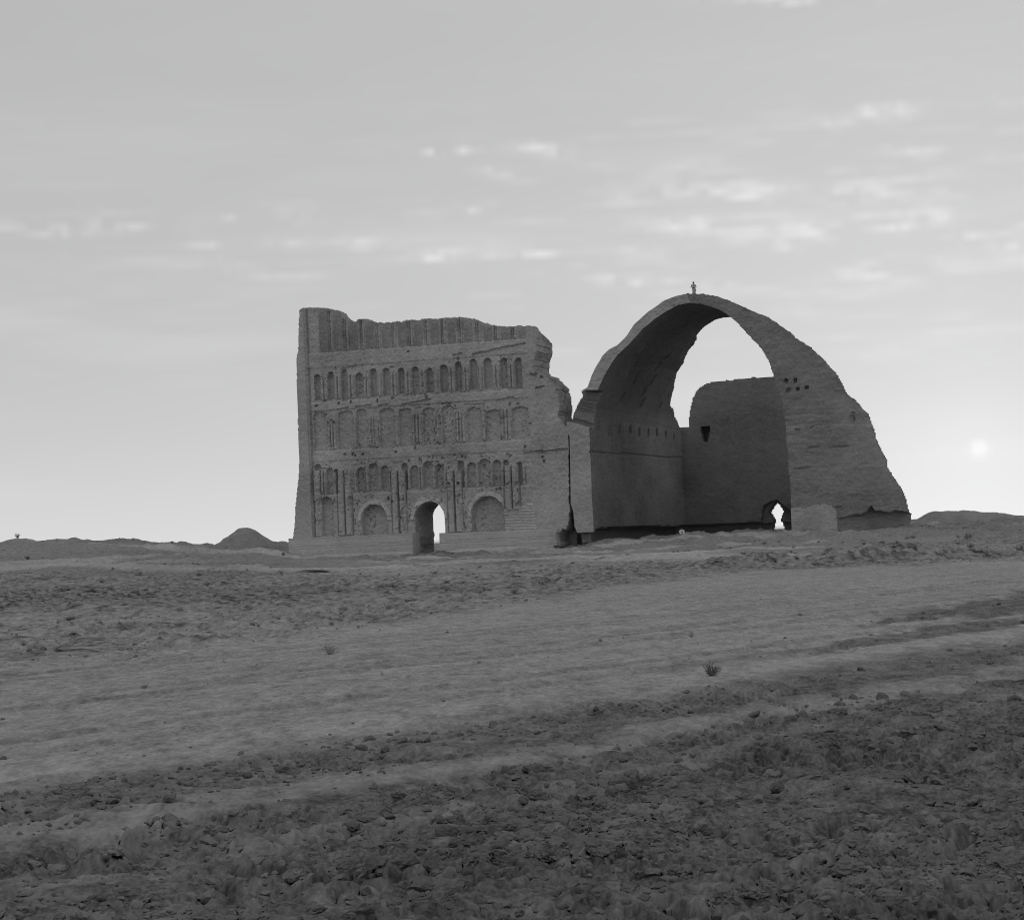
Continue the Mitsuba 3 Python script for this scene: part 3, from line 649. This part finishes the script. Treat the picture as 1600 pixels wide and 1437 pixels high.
ymin = np.where(foot, 1.7, 0) + np.where(stub, 2.4 + 1.2 * nz(tc * .9, 3, 0, 92, 2), 0.0) + np.where(tc > Lcr + .3, .5, 0) + .16 * nz(np.floor(tc * 4), 1, 0, 93)
hkeep = (yc < ymax) & (yc > ymin)
din = .12 * nz(TT * .25, YY * .25, 1, 94, 3) + .08 * nz(TT * 1.2, YY * .6, 2, 95, 2)
zt = np.interp(TT, tv, IN[:, 1])
lowleft = TT < 4
din += np.where((TT < Ls) & (zt < 3.2), 1.7 * (1 - ss(2.55, 2.85, zt + .35 * nz(YY * .35, 3, 0, 96, 2))) * ss(.8, 2.5, YY), 0)
din += np.where((TT < Ls + 1) & (zt > 6) & (np.abs(YY - .62 - .25 * nz(zt * .5, 3, 0, 98, 2)) < .34), .55, 0)
din += np.where((TT < Ls) & (np.abs(zt - (12.62 + .0078 * YY)) < .12), .16, 0)
hids = np.zeros(hkeep.shape, int)
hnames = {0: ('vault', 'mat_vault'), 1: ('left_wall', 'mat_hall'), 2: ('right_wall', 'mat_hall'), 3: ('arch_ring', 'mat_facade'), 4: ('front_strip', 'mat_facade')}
hids[tc < LT[3] + 1.0] = 1
hids[tc > Lcr + 26] = 2
for q, (sy, sz) in enumerate(SLOTS):
    hy = 1.0 if sz < 18 else .8
    ts = np.interp(sz, inner[:kcrown, 1], LT[:kcrown])
    m = (np.abs(YY - sy) < hy * .55) & (np.abs(TT - ts - .12 * (YY - sy)) < .52)
    din = np.where(m, .9, din)
    mc = (np.abs(yc - sy) < hy * .55) & (np.abs(tc - ts) < .55)
    k = len(hnames)
    hnames[k] = ('wall_slot', 'mat_hall')
    hids[mc] = k
rng = np.random.default_rng(5)
for q in range(16):                                    # scattered long sockets in the vault
    ts, sy = rng.uniform(Lsp - 1, Lcr - 9), rng.uniform(6, 24)
    din = np.where((np.abs(YY - sy) < .35) & (np.abs(TT - ts) < .8), .5, din)
NN = normal[:, None, :]
P = IN[:, None, :] + NN * np.minimum(din, 1.9)[..., None]
Q = OUT[:, None, :] + NN * (.25 * nz(TT * .5, YY * .5, 3, 97, 3))[..., None]
Q = np.where((TT < Ls)[..., None], OUT[:, None, :] + 0 * Q, Q)
yoff = YY + .0
front = np.stack([P[..., 0], yoff, P[..., 1]], -1)
back = np.stack([Q[..., 0], yoff, Q[..., 1]], -1)
sids = np.where((yc < 1.0) & (tc > Lsp - .3) & (tc < Lcr + 1), 3, hids * (hids < 3))
sids = np.where((yc < 1.0) & (tc < Ls + 1.2), 4, sids)
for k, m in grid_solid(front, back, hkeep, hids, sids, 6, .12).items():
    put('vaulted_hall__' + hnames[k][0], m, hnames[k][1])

# back wall with its ragged doorway
bx, bz = np.arange(-2.8, 26.3, .17), np.arange(-1, 25.2, .17)
BX, BZ = np.meshgrid(bx, bz)
bxc, bzc = (BX[:-1, :-1] + BX[1:, 1:]) / 2, (BZ[:-1, :-1] + BZ[1:, 1:]) / 2
bt = np.array(BACK_TOP)
prof = [[-2.7, -1], [-2.7, 15.5], [-.4, 17.6]] + BACK_TOP[:] + [[18.5, 24.4], [20.5, 23.4], [22.5, 21.5], [26.3, 18.6], [26.3, -1]]
bj = .22 * nz(bxc * 1.1, bzc * 1.1, 0, 101, 3)
bkeep = inside(prof, bxc + bj, bzc + bj)
hole = [[BACK_DOOR[0][0], -1.2]] + BACK_DOOR + [[BACK_DOOR[-1][0], -1.2]]
bkeep &= ~inside(hole, bxc + .4 * bj, bzc + .4 * bj)
bd = 51.2 + .15 * nz(BX * .25, BZ * .25, 1, 102, 3) + .09 * nz(BX * .9, BZ * 1.3, 2, 103, 2)
rec = [[BACK_RECESS[0][0], -1.2]] + BACK_RECESS + [[BACK_RECESS[-1][0], -1.2]]
bd = bd + 1.8 * (1 - ss(2.5, 2.9, BZ + .3 * nz(BX * .5, 4, 0, 104, 2)))
bd = np.where(inside(rec, BX, BZ), np.maximum(bd, 52.2 + .2 * nz(BX, BZ, 0, 105, 2)), bd)
bids = np.zeros(bkeep.shape, int)
bd = np.where(inside(BACK_WINDOW, BX, BZ), 53.2, bd)
bids[inside(rec, bxc, bzc)] = 1
bids[inside(BACK_WINDOW, bxc, bzc)] = 2
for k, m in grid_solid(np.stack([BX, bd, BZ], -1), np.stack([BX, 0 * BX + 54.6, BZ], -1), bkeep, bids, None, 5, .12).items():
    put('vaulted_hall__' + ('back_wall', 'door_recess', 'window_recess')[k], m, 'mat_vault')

# the massive right pier and haunch
gx, gz = np.arange(13.6, 41.4, .13), np.arange(-1.2, 32.4, .13)
GX, GZ = np.meshgrid(gx, gz)
gxc, gzc = (GX[:-1, :-1] + GX[1:, 1:]) / 2, (GZ[:-1, :-1] + GZ[1:, 1:]) / 2
ki = int(np.argmax(AI[:, 1]))
AP = AO.copy()
AP[:, 0] -= .45 * ss(21, 15, AO[:, 1]) * (AO[:, 0] > 28)
poly = np.vstack([AI[ki:], [[25.74, -1.2], [39.9, -1.2]], AP[ko - 1:][::-1]])
gj = .30 * nz(gxc * .8, gzc * .8, 0, 111, 4)
gj = gj * ss(.1, .9, np.interp(gzc, AI[ki:][::-1, 1], AI[ki:][::-1, 0]) * 0 + np.abs(gxc - np.interp(gzc, AI[ki:][::-1, 1], AI[ki:][::-1, 0])))
gkeep = inside(poly, gxc + gj, gzc + gj)
edge_x = np.interp(GZ, AP[ko:][::-1, 1], AP[ko:][::-1, 0])
ll = np.r_[0, np.cumsum(np.hypot(*np.diff(AP, axis=0).T))]
dense = np.stack([np.interp(np.arange(0, ll[-1], .1), ll, AP[:, q]) for q in (0, 1)], 1)
eo = cKDTree(dense).query(np.stack([GX.ravel(), GZ.ravel()], 1))[0].reshape(GX.shape)
e = np.clip(edge_x - GX, 0, None)
pd = .55 * nz(GX * .17, GZ * .17, 1, 113, 4) + .22 * nz(GX * .7, GZ * 1.2, 2, 114, 3) + .10 * nz(GX * .9, GZ * 2.4, 3, 115, 3) + .08 * nz(GX * 2.5, GZ * 3.0, 3, 123, 2)
pd = pd * ss(0, 2.5, GX - 13.5) 
pd += 3.2 * np.clip(1 - e / 4.5, 0, 1) ** 2.2 * ss(21, 15, GZ)
pd += .35 * ss(14.1, 14.4, GZ + .5 * nz(GX * .4, 2, 0, 116, 2)) * ss(24.5, 27.5, GX) + .3 * ss(15.6, 15.8, GZ + .6 * nz(GX * .5, 6, 0, 117, 2)) * ss(25, 27.5, GX) * ss(31, 28, GX)
U = np.array(UNDERCUT)
ut = np.interp(GX, U[:, 0], U[:, 1]) + .5 * nz(GX * .9, 1, 0, 118, 3)
pd += (1.3 * ss(31.6, 36.5, GX) + .35) * (1 - ss(-.15, .15, GZ - ut)) * ss(31.5, 32, GX)
for line in (9.2, 6.4, 11.5):
    zl = line + .5 * nz(GX * .35, line, 0, 119, 3)
    pd += .25 * np.exp(-((GZ - zl) / .16) ** 2) * ss(.0, .12, nz(GX * .4, line * 3, 0, 120, 2)) * ss(25.5, 27, GX)
bm = inside(BUTTRESS, GX + .5 * nz(GX, GZ * .8, 0, 124, 2), GZ + .5 * nz(GX * .8, GZ, 3, 125, 2))
pd = np.where(bm, np.minimum(pd * .3 - .35, -.25) + .05 * nz(GX * 2, GZ * 3, 0, 121, 2), pd)
pd = np.where(bm & (np.abs(GX - 27.7 - .1 * nz(GZ * 2, 1, 0, 122)) < .1), pd - .1, pd)
gids = np.zeros(gkeep.shape, int)
gids[inside(BUTTRESS, gxc + .5 * nz(gxc, gzc * .8, 0, 124, 2), gzc + .5 * nz(gxc * .8, gzc, 3, 125, 2))] = 1
gnames = {0: ('pier', 'mat_pier'), 1: ('repair_patch', 'mat_facade')}
for q, (hx, hz) in enumerate(PIER_HOLES):
    a, b = (.24, .24) if q < 5 else (.4, .13)
    if q in (9, 10):
        a, b = .3, .6
    pd = np.where(((GX - hx) / a) ** 2 + ((GZ - hz) / b) ** 2 < 1, pd + (.6 if q < 5 else .22), pd)
    k = len(gnames)
    gnames[k] = ('putlog_hole', 'mat_pier')
    gids[((gxc - hx) / a) ** 2 + ((gzc - hz) / b) ** 2 < 1] = k
gb = 1.2 + 6.0 * ss(17, 27, GX) + 1.0 * (GX > 25.7)
gb = np.maximum(np.minimum(gb, pd + 1.0 + 1.3 * eo), pd + .8)
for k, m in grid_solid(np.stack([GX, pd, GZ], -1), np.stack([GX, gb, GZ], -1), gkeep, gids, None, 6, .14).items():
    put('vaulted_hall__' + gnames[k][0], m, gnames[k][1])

label('vaulted_hall__repair_patch', 'smooth pale repaired facing at the foot of the right pier')
label('vaulted_hall__arch_ring', 'pale front ring of the vault, left of its crown')

# ---------------------------------------------------------------- clods and stones of the broken soil
rng = np.random.default_rng(11)


def clod_mesh(seed, sub):
    m = trimesh.creation.icosphere(subdivisions=sub)
    v = np.array(m.vertices)
    n1 = nz(v[:, 0] * 1.2 + seed * 7, v[:, 1] * 1.2, v[:, 2] * 1.2, seed)
    n2 = nz(v[:, 0] * 3.1 + seed * 3, v[:, 1] * 3.1, v[:, 2] * 3.1, seed + 1)
    v = v * (1 + .75 * n1 + .42 * n2)[:, None]
    r = np.random.default_rng(seed)
    for _ in range(5):                                  # broken faces
        d = r.normal(size=3)
        d /= np.linalg.norm(d)
        h = v @ d
        v = v - np.clip(h - r.uniform(.45, .75), 0, None)[:, None] * d * .9
    n3 = nz(v[:, 0] * 4.5 + seed, v[:, 1] * 4.5, v[:, 2] * 4.5, seed + 2, 3)
    return v * (1 + .60 * n3)[:, None] * [1.0, .85, .68], np.array(m.faces)


protos = [clod_mesh(k, 3) for k in range(10)]
middle = [clod_mesh(k + 40, 2) for k in range(10)]
small = [clod_mesh(k + 20, 1) for k in range(10)]
cand = []
N = 60000
cs, cr = 9 * np.exp(rng.uniform(0, np.log(62 / 9), N)), rng.uniform(-.29, .30, N)
n2 = N // 3                                             # a third of them close by
cs[:n2] = rng.uniform(9.2, 22, n2)
cr = cr * cs + 0.4 * rng.normal(size=N)
soil, field = masks(cs, cr)
dens = np.where(soil > .5, soil, 0) * (.35 + .65 * (nz(cs * .5, cr * .5, 3, 130, 2) > -.05)) + .55 * field * (cs > 30) + .03
take = rng.random(N) < dens * .30
cs, cr, soil, field = cs[take], cr[take], soil[take], field[take]
size = np.clip(.024 * np.exp(rng.normal(0, .60, len(cs))), .010, .085) * (1 + .5 * field * ss(40, 90, cs))
size = np.where((soil < .3) & (field < .3), size * .45, size * np.where(field < .3, .45 + .55 * soil ** 2, 1))
cz = terrain(cs, cr)
order = np.argsort(-size / cs)
rotz, tilt, tdir = rng.uniform(0, 6.283, len(cs)), rng.normal(0, .35, len(cs)), rng.uniform(0, 6.283, len(cs))
rest_v, rest_f, nv = [], [], 0
base = world(cs, cr, cz)
proto_ply = [mikit.ply(p, 'mat_clod', smooth=False) for p in protos]
for rank, k in enumerate(order):
    M = T().translate((base[k] + [0, 0, size[k] * .05]).tolist()).rotate([math.cos(tdir[k]), math.sin(tdir[k]), 0], math.degrees(tilt[k])).rotate([0, 0, 1], math.degrees(rotz[k])).scale(float(size[k]))
    if rank < 300:
        key = 'ground__clod' + (f'_{rank:03d}' if rank else '')
        scene[key] = {**proto_ply[k % 10], 'to_world': M}
    else:
        v, f = small[k % 10] if rank > 600 else middle[k % 10]
        m = np.array(M.matrix)
        rest_v.append(v @ m[:3, :3].T + m[:3, 3])
        rest_f.append(f + nv)
        nv += len(v)
scene['ground__small_clods'] = mikit.ply((np.vstack(rest_v), np.vstack(rest_f)), 'mat_clod', smooth=False)
label('ground__small_clods', kind='stuff')
print('clods', len(order), 'triangles', sum(map(len, rest_f)))

# fallen brick and rubble strewn along the foot of the walls
nr_ = 1500
rx, ry = rng.uniform(-43, 46, nr_), -2.3 - rng.exponential(2.6, nr_)
heap = nz(rx * .16, 3, 0, 150, 2) > -.02
rx, ry = rx[heap], ry[heap]
rel = np.stack([rx - CAM[0], ry - CAM[1]], 1)
rs, rr_ = rel @ F[:2], rel @ R[:2]
rz = terrain(rs, rr_)
rub_v, rub_f, nv = [], [], 0
for k in range(len(rx)):
    v, f = small[k % 10]
    a = rng.uniform(0, 6.283)
    sz = float(np.clip(.10 * np.exp(rng.normal(0, .6)), .04, .36))
    c_, s_ = math.cos(a), math.sin(a)
    rub_v.append((v * [1, 1, .8]) @ np.array([[c_, s_, 0], [-s_, c_, 0], [0, 0, 1]]) * sz + [rx[k], ry[k], rz[k] + sz * .15])
    rub_f.append(f + nv)
    nv += len(v)
scene['ground__rubble'] = mikit.ply((np.vstack(rub_v), np.vstack(rub_f)), 'mat_pier', smooth=False)
label('ground__rubble', kind='stuff')

# ---------------------------------------------------------------- shrubs


def shrub_mesh(seed, width, height, twigs):
    """A thorny desert bush: many thin forked twigs fanning out from the root, with small narrow leaves."""
    r = np.random.default_rng(seed)
    vs, fs, n = [], [], 0

    def strip(p, rad):
        nonlocal n
        p = np.asarray(p)
        d = np.gradient(p, axis=0)
        side = np.cross(d, r.normal(size=3))
        side /= np.linalg.norm(side, axis=1, keepdims=True) + 1e-9
        up = np.cross(d, side)
        up /= np.linalg.norm(up, axis=1, keepdims=True) + 1e-9
        w = np.asarray(rad)[:, None]
        ring = np.stack([p + side * w, p - .5 * side * w + .87 * up * w, p - .5 * side * w - .87 * up * w], 1)
        m = len(p)
        vs.append(ring.reshape(-1, 3))
        for i in range(m - 1):
            for j in range(3):
                a, b = n + i * 3 + j, n + i * 3 + (j + 1) % 3
                fs.append([a, b, b + 3])
                fs.append([a, b + 3, a + 3])
        n += 3 * m

    hw = width / 2
    for k in range(twigs):
        az, sp = r.uniform(0, 6.283), r.random() ** .6
        end = np.array([math.cos(az) * hw * sp, math.sin(az) * hw * sp, height * (1.0 - .35 * sp ** 2) * r.uniform(.35, 1.1)])
        start = np.array([math.cos(az), math.sin(az), 0]) * hw * .18 * r.random() - [0, 0, .05 * height]
        midp = (start + end) / 2 + r.normal(size=3) * hw * .12 + [0, 0, height * .08]
        t = np.linspace(0, 1, 4)[:, None]
        p = (1 - t) ** 2 * start + 2 * t * (1 - t) * midp + t ** 2 * end
        thick = .011 * width
        strip(p, np.linspace(1, .35, 4) * thick)
        for _ in range(3):
            q = r.uniform(.35, 1)
            b = (1 - q) ** 2 * start + 2 * q * (1 - q) * midp + q ** 2 * end
            d = r.normal(size=3) * [1, 1, .7] + [0, 0, .4]
            d *= hw * r.uniform(.18, .42) / np.linalg.norm(d)
            strip([b, b + d * .5 + r.normal(size=3) * hw * .03, b + d], np.array([.8, .9, .25]) * thick)
    return np.vstack(vs), np.array(fs)


def bush(s, r, w, h, seed, text, group=None, twigs=70, mat='mat_shrub', name='shrub'):
    z = float(terrain(np.array([s]), np.array([r]))[0])
    v, f = shrub_mesh(seed, w, h, twigs)
    p = world(np.array(s), np.array(r), np.array(z))
    key = put(name, (v + p, f), mat)
    label(key, text, name.replace('_', ' '), group)
    return key


BUSH_TEXT = ['largest dark twiggy bush, alone on the pale track at the right', 'wide greyish dry bush on the left part of the track', 'dark round bush on the stony field, farthest up on the left slope', 'dark bush left of and just below the round bush on the left slope',
             'faint low bush on the stony field between the cone mound and the track', 'dark bush on the stony field below the left end of the plinth', 'small dark bush, upper of a close pair on the left field', 'small dark bush, lower of a close pair on the left field',
             'dark bush at the far left where the stony field meets the track', 'dark low bush at the edge of the track right of the far left bush', 'flat low bush on the track at the lower left', 'tiny upright bush on the track, left of the centre',
             'flat grey tuft on the track below the wide dry bush', 'low bush on the field straight below the blind arch left of the doorway', 'dark bush on the field below and left of the doorway', 'soft dark bush on the field below the right blind arch',
             'flat dark bush just below the doorway', 'low dark bush below the broken right end of the arcaded wall', 'small dark bush in the middle of the pale track', 'tiny bush just right of the small bush in the middle of the track',
             'faint grey bush on the track above the largest bush', 'small dark bush on the track at the right, below the earth banks', 'dark bush at the left end of the dark ditch', 'dark bush on the pale bank at the far left']
RIDGE_TEXT = ['rounded bush standing on the skyline at the far left', 'tiny bush on the skyline of the left ridge, alone in its middle', 'tiny bush on the left ridge skyline, first of three in a row', 'tiny bush on the left ridge skyline, second of three in a row', 'tiny bush on the left ridge skyline, third of three in a row',
              'dark bush on the left slope just under the ridge', 'wide dark bush on the far left slope under the skyline bush', 'dark low bush at the foot of the cone mound beside the plinth']

for k, (s, r, w, h) in enumerate(BUSH_PX):
    bush(s, r, w * 1.1, h * 1.15, 200 + k, BUSH_TEXT[k], None, (24 if k == 1 else 58) if w / s > .006 else 26, 'mat_shrub' if k not in (1, 11, 12, 20) else 'mat_dry_shrub')
for k, (s, r, w, h) in enumerate(RIDGE_BUSH):
    bush(s, r, w * 1.1, h * 1.15, 300 + k, RIDGE_TEXT[k], None, 60)
rng = np.random.default_rng(23)


def scatter_bushes(n, sr, rr, wr, text, group, seed):
    for k in range(n):
        s, u = rng.uniform(*sr), rng.uniform(*rr)
        bush(s, u * s, w := rng.uniform(*wr), w * rng.uniform(.3, .5), seed + k, text, group, 26)


scatter_bushes(60, (112, 205), (.165, .245), (.3, .9), 'low dark scrub bush on the uneven slope below the flat hill right of the ruin', 'scrub bushes on the slope right of the ruin', 400)
scatter_bushes(24, (150, 235), (.05, .16), (.2, .6), 'small dark scrub tuft on the pale rise in front of the open hall', 'scrub tufts in front of the hall', 500)
scatter_bushes(24, (60, 190), (-.24, -.10), (.2, .45), 'small dark scrub tuft on the stony field left of the ruin', 'scrub tufts on the left field', 600)
scatter_bushes(14, (75, 150), (-.10, .06), (.2, .45), 'small dark scrub tuft on the stony field in front of the arcaded wall', 'scrub tufts in front of the wall', 700)

# ---------------------------------------------------------------- people


def sphere(c, r, n=20):
    return m3.Manifold.sphere(float(r), n).translate([float(q) for q in c])


def bones(chains):
    parts = []
    for ch in chains:
        for (a, ra), (b, rb) in zip(ch, ch[1:]):
            parts.append(m3.Manifold.batch_hull([sphere(a, ra), sphere(b, rb)]))
    return m3.Manifold.batch_boolean(parts, m3.OpType.Add)


def soft(man, length, it=8):
    m = man.refine_to_length(length).to_mesh()
    t = trimesh.Trimesh(m.vert_properties[:, :3], m.tri_verts, process=True)
    trimesh.smoothing.filter_taubin(t, iterations=it)
    return t


def hand(w, d, up, side):
    """Palm, four bent fingers and a thumb from the wrist w towards d."""
    w, d, up = np.array(w, float), np.array(d, float) / np.linalg.norm(d), np.array(up, float)
    lat = np.cross(d, up)
    lat /= np.linalg.norm(lat)
    up = np.cross(lat, d)
    ch = [[(w, .026), (w + d * .05, .034), (w + d * .09, .033)]]
    for i, ln in enumerate((.070, .080, .074, .056)):
        b = w + d * .092 + lat * side * (.030 - .020 * i)
        ch.append([(b, .0095), (b + d * ln * .5 - up * .006, .0088), (b + d * ln * .85 - up * ln * .35, .0078)])
    b = w + d * .035 + lat * side * .026
    ch.append([(b, .012), (b + d * .03 + lat * side * .026, .0105), (b + d * .062 + lat * side * .030 - up * .012, .009)])
    return ch


def place(key, mesh, bsdf, pos, rotz, smooth=True):
    m = trimesh.Trimesh(*meshkit.arrays(mesh)[:2], process=False)
    m.apply_transform(trimesh.transformations.rotation_matrix(rotz, [0, 0, 1]))
    m.apply_translation(pos)
    return put(key, m, bsdf, smooth)


def person_standing(key, pos, rotz):
    head = [[((0, .01, 1.47), .055), ((0, 0, 1.54), .06)], [((0, -.01, 1.60), .088), ((0, .015, 1.66), .098)], [((0, -.02, 1.575), .055), ((0, -.075, 1.585), .03)], [((0, -.095, 1.62), .014), ((0, -.118, 1.60), .016)]]
    ears = [[((s * .094, .01, 1.635), .02), ((s * .10, .015, 1.605), .016)] for s in (-1, 1)]
    torso = [[((0, 0, 1.0), .15), ((0, 0, 1.22), .145), ((0, .01, 1.36), .13)], [((-.17, .01, 1.40), .065), ((.17, .01, 1.40), .065)], [((-.09, 0, .95), .11), ((.09, 0, .95), .11)]]
    legs = [[((s * .10, 0, .92), .095), ((s * .115, -.015, .50), .062), ((s * .12, .01, .09), .042), ((s * .12, -.13, .035), .036)] for s in (-1, 1)]
    arms = [[((s * .19, .01, 1.39), .058), ((s * .31, .03, 1.13), .044), ((s * .14, -.14, 1.02), .034)] for s in (-1, 1)]
    hands = []
    for s in (-1, 1):
        hands += hand((s * .14, -.14, 1.02), (-s * .8, -.35, .1), (0, -1, .2), s)
    body = soft(bones(head + ears + torso + legs + arms + hands), .035, 6)
    place(key + '__body', body, 'mat_skin', pos, rotz)
    hair = bones([[((0, .02, 1.69), .103), ((0, .05, 1.63), .092)], [((0, .03, 1.70), .09), ((0, -.02, 1.72), .075)]])
    place(key + '__head_cloth', soft(hair, .04, 4), 'mat_hair', pos, rotz)
    robe = [[((0, 0, 1.33), .165), ((0, 0, 1.02), .165), ((.01, 0, .72), .20), ((.03, .0, .36), .19)], [((-.175, .01, 1.40), .078), ((.175, .01, 1.40), .078)], [((.05, .02, .95), .15), ((.24, .05, .74), .10), ((.18, .05, .42), .07)],
            [((-.12, 0, .40), .085), ((-.12, 0, .14), .07)], [((.12, 0, .40), .085), ((.12, 0, .14), .07)]]
    robe += [[((s * .19, .01, 1.39), .076), ((s * .315, .03, 1.13), .066), ((s * .19, -.11, 1.03), .06)] for s in (-1, 1)]
    place(key + '__robe', soft(bones(robe), .045, 6), 'mat_robe', pos, rotz)


def person_seated(key, pos, rotz):
    head = [[((0, .0, .62), .055), ((0, -.01, .68), .06)], [((0, -.03, .745), .088), ((0, -.005, .80), .098)], [((0, -.05, .715), .055), ((0, -.10, .725), .03)], [((0, -.12, .76), .014), ((0, -.14, .74), .016)]]
    ears = [[((s * .094, .0, .775), .02), ((s * .10, .0, .745), .016)] for s in (-1, 1)]
    torso = [[((0, .05, .14), .16), ((0, .04, .35), .145), ((0, .02, .50), .13)], [((-.17, .02, .54), .065), ((.17, .02, .54), .065)]]
    legs = [[((s * .10, 0, .13), .095), ((s * .24, -.38, .38), .066), ((s * .13, -.42, .06), .044), ((s * .13, -.54, .03), .036)] for s in (-1, 1)]
    arms = [[((s * .19, .01, .53), .058), ((s * .29, -.14, .36), .044), ((s * .13, -.36, .42), .034)] for s in (-1, 1)]
    hands = []
    for s in (-1, 1):
        hands += hand((s * .13, -.36, .42), (-s * .7, -.4, -.1), (0, -1, .4), s)
    place(key + '__body', soft(bones(head + ears + torso + legs + arms + hands), .035, 6), 'mat_skin', pos, rotz)
    place(key + '__hair', soft(bones([[((0, .01, .83), .102), ((0, .04, .775), .092)]]), .04, 4), 'mat_hair', pos, rotz)
    robe = [[((0, .05, .14), .20), ((0, .04, .36), .175), ((0, .02, .49), .155)], [((-.175, .02, .54), .085), ((.175, .02, .54), .085)]]
    robe += [[((s * .10, 0, .14), .13), ((s * .24, -.37, .38), .095), ((s * .15, -.40, .14), .085)] for s in (-1, 1)]
    robe += [[((s * .19, .01, .53), .08), ((s * .30, -.14, .36), .068), ((s * .18, -.31, .41), .058)] for s in (-1, 1)]
    place(key + '__robe', soft(bones(robe), .045, 6), 'mat_white', pos, rotz)


face = math.radians(18)
person_standing('person', np.array([14.42, .35, 31.72]), face)
label('person', 'person in pale robe and dark head cloth standing on top of the arch', 'person')
sit = np.arange(246, 258, .25)                          # where the rise in front of the hall is highest to the eye
zsit = terrain(sit, 20.4 / 253.4 * sit)
b = int(np.argmax((zsit - CAM[2]) / sit))
person_seated('person_001', world(sit[b], 20.4 / 253.4 * sit[b], zsit[b] - .02), face)
label('person_001', 'person in white clothes sitting on the ground before the dark hall', 'person')
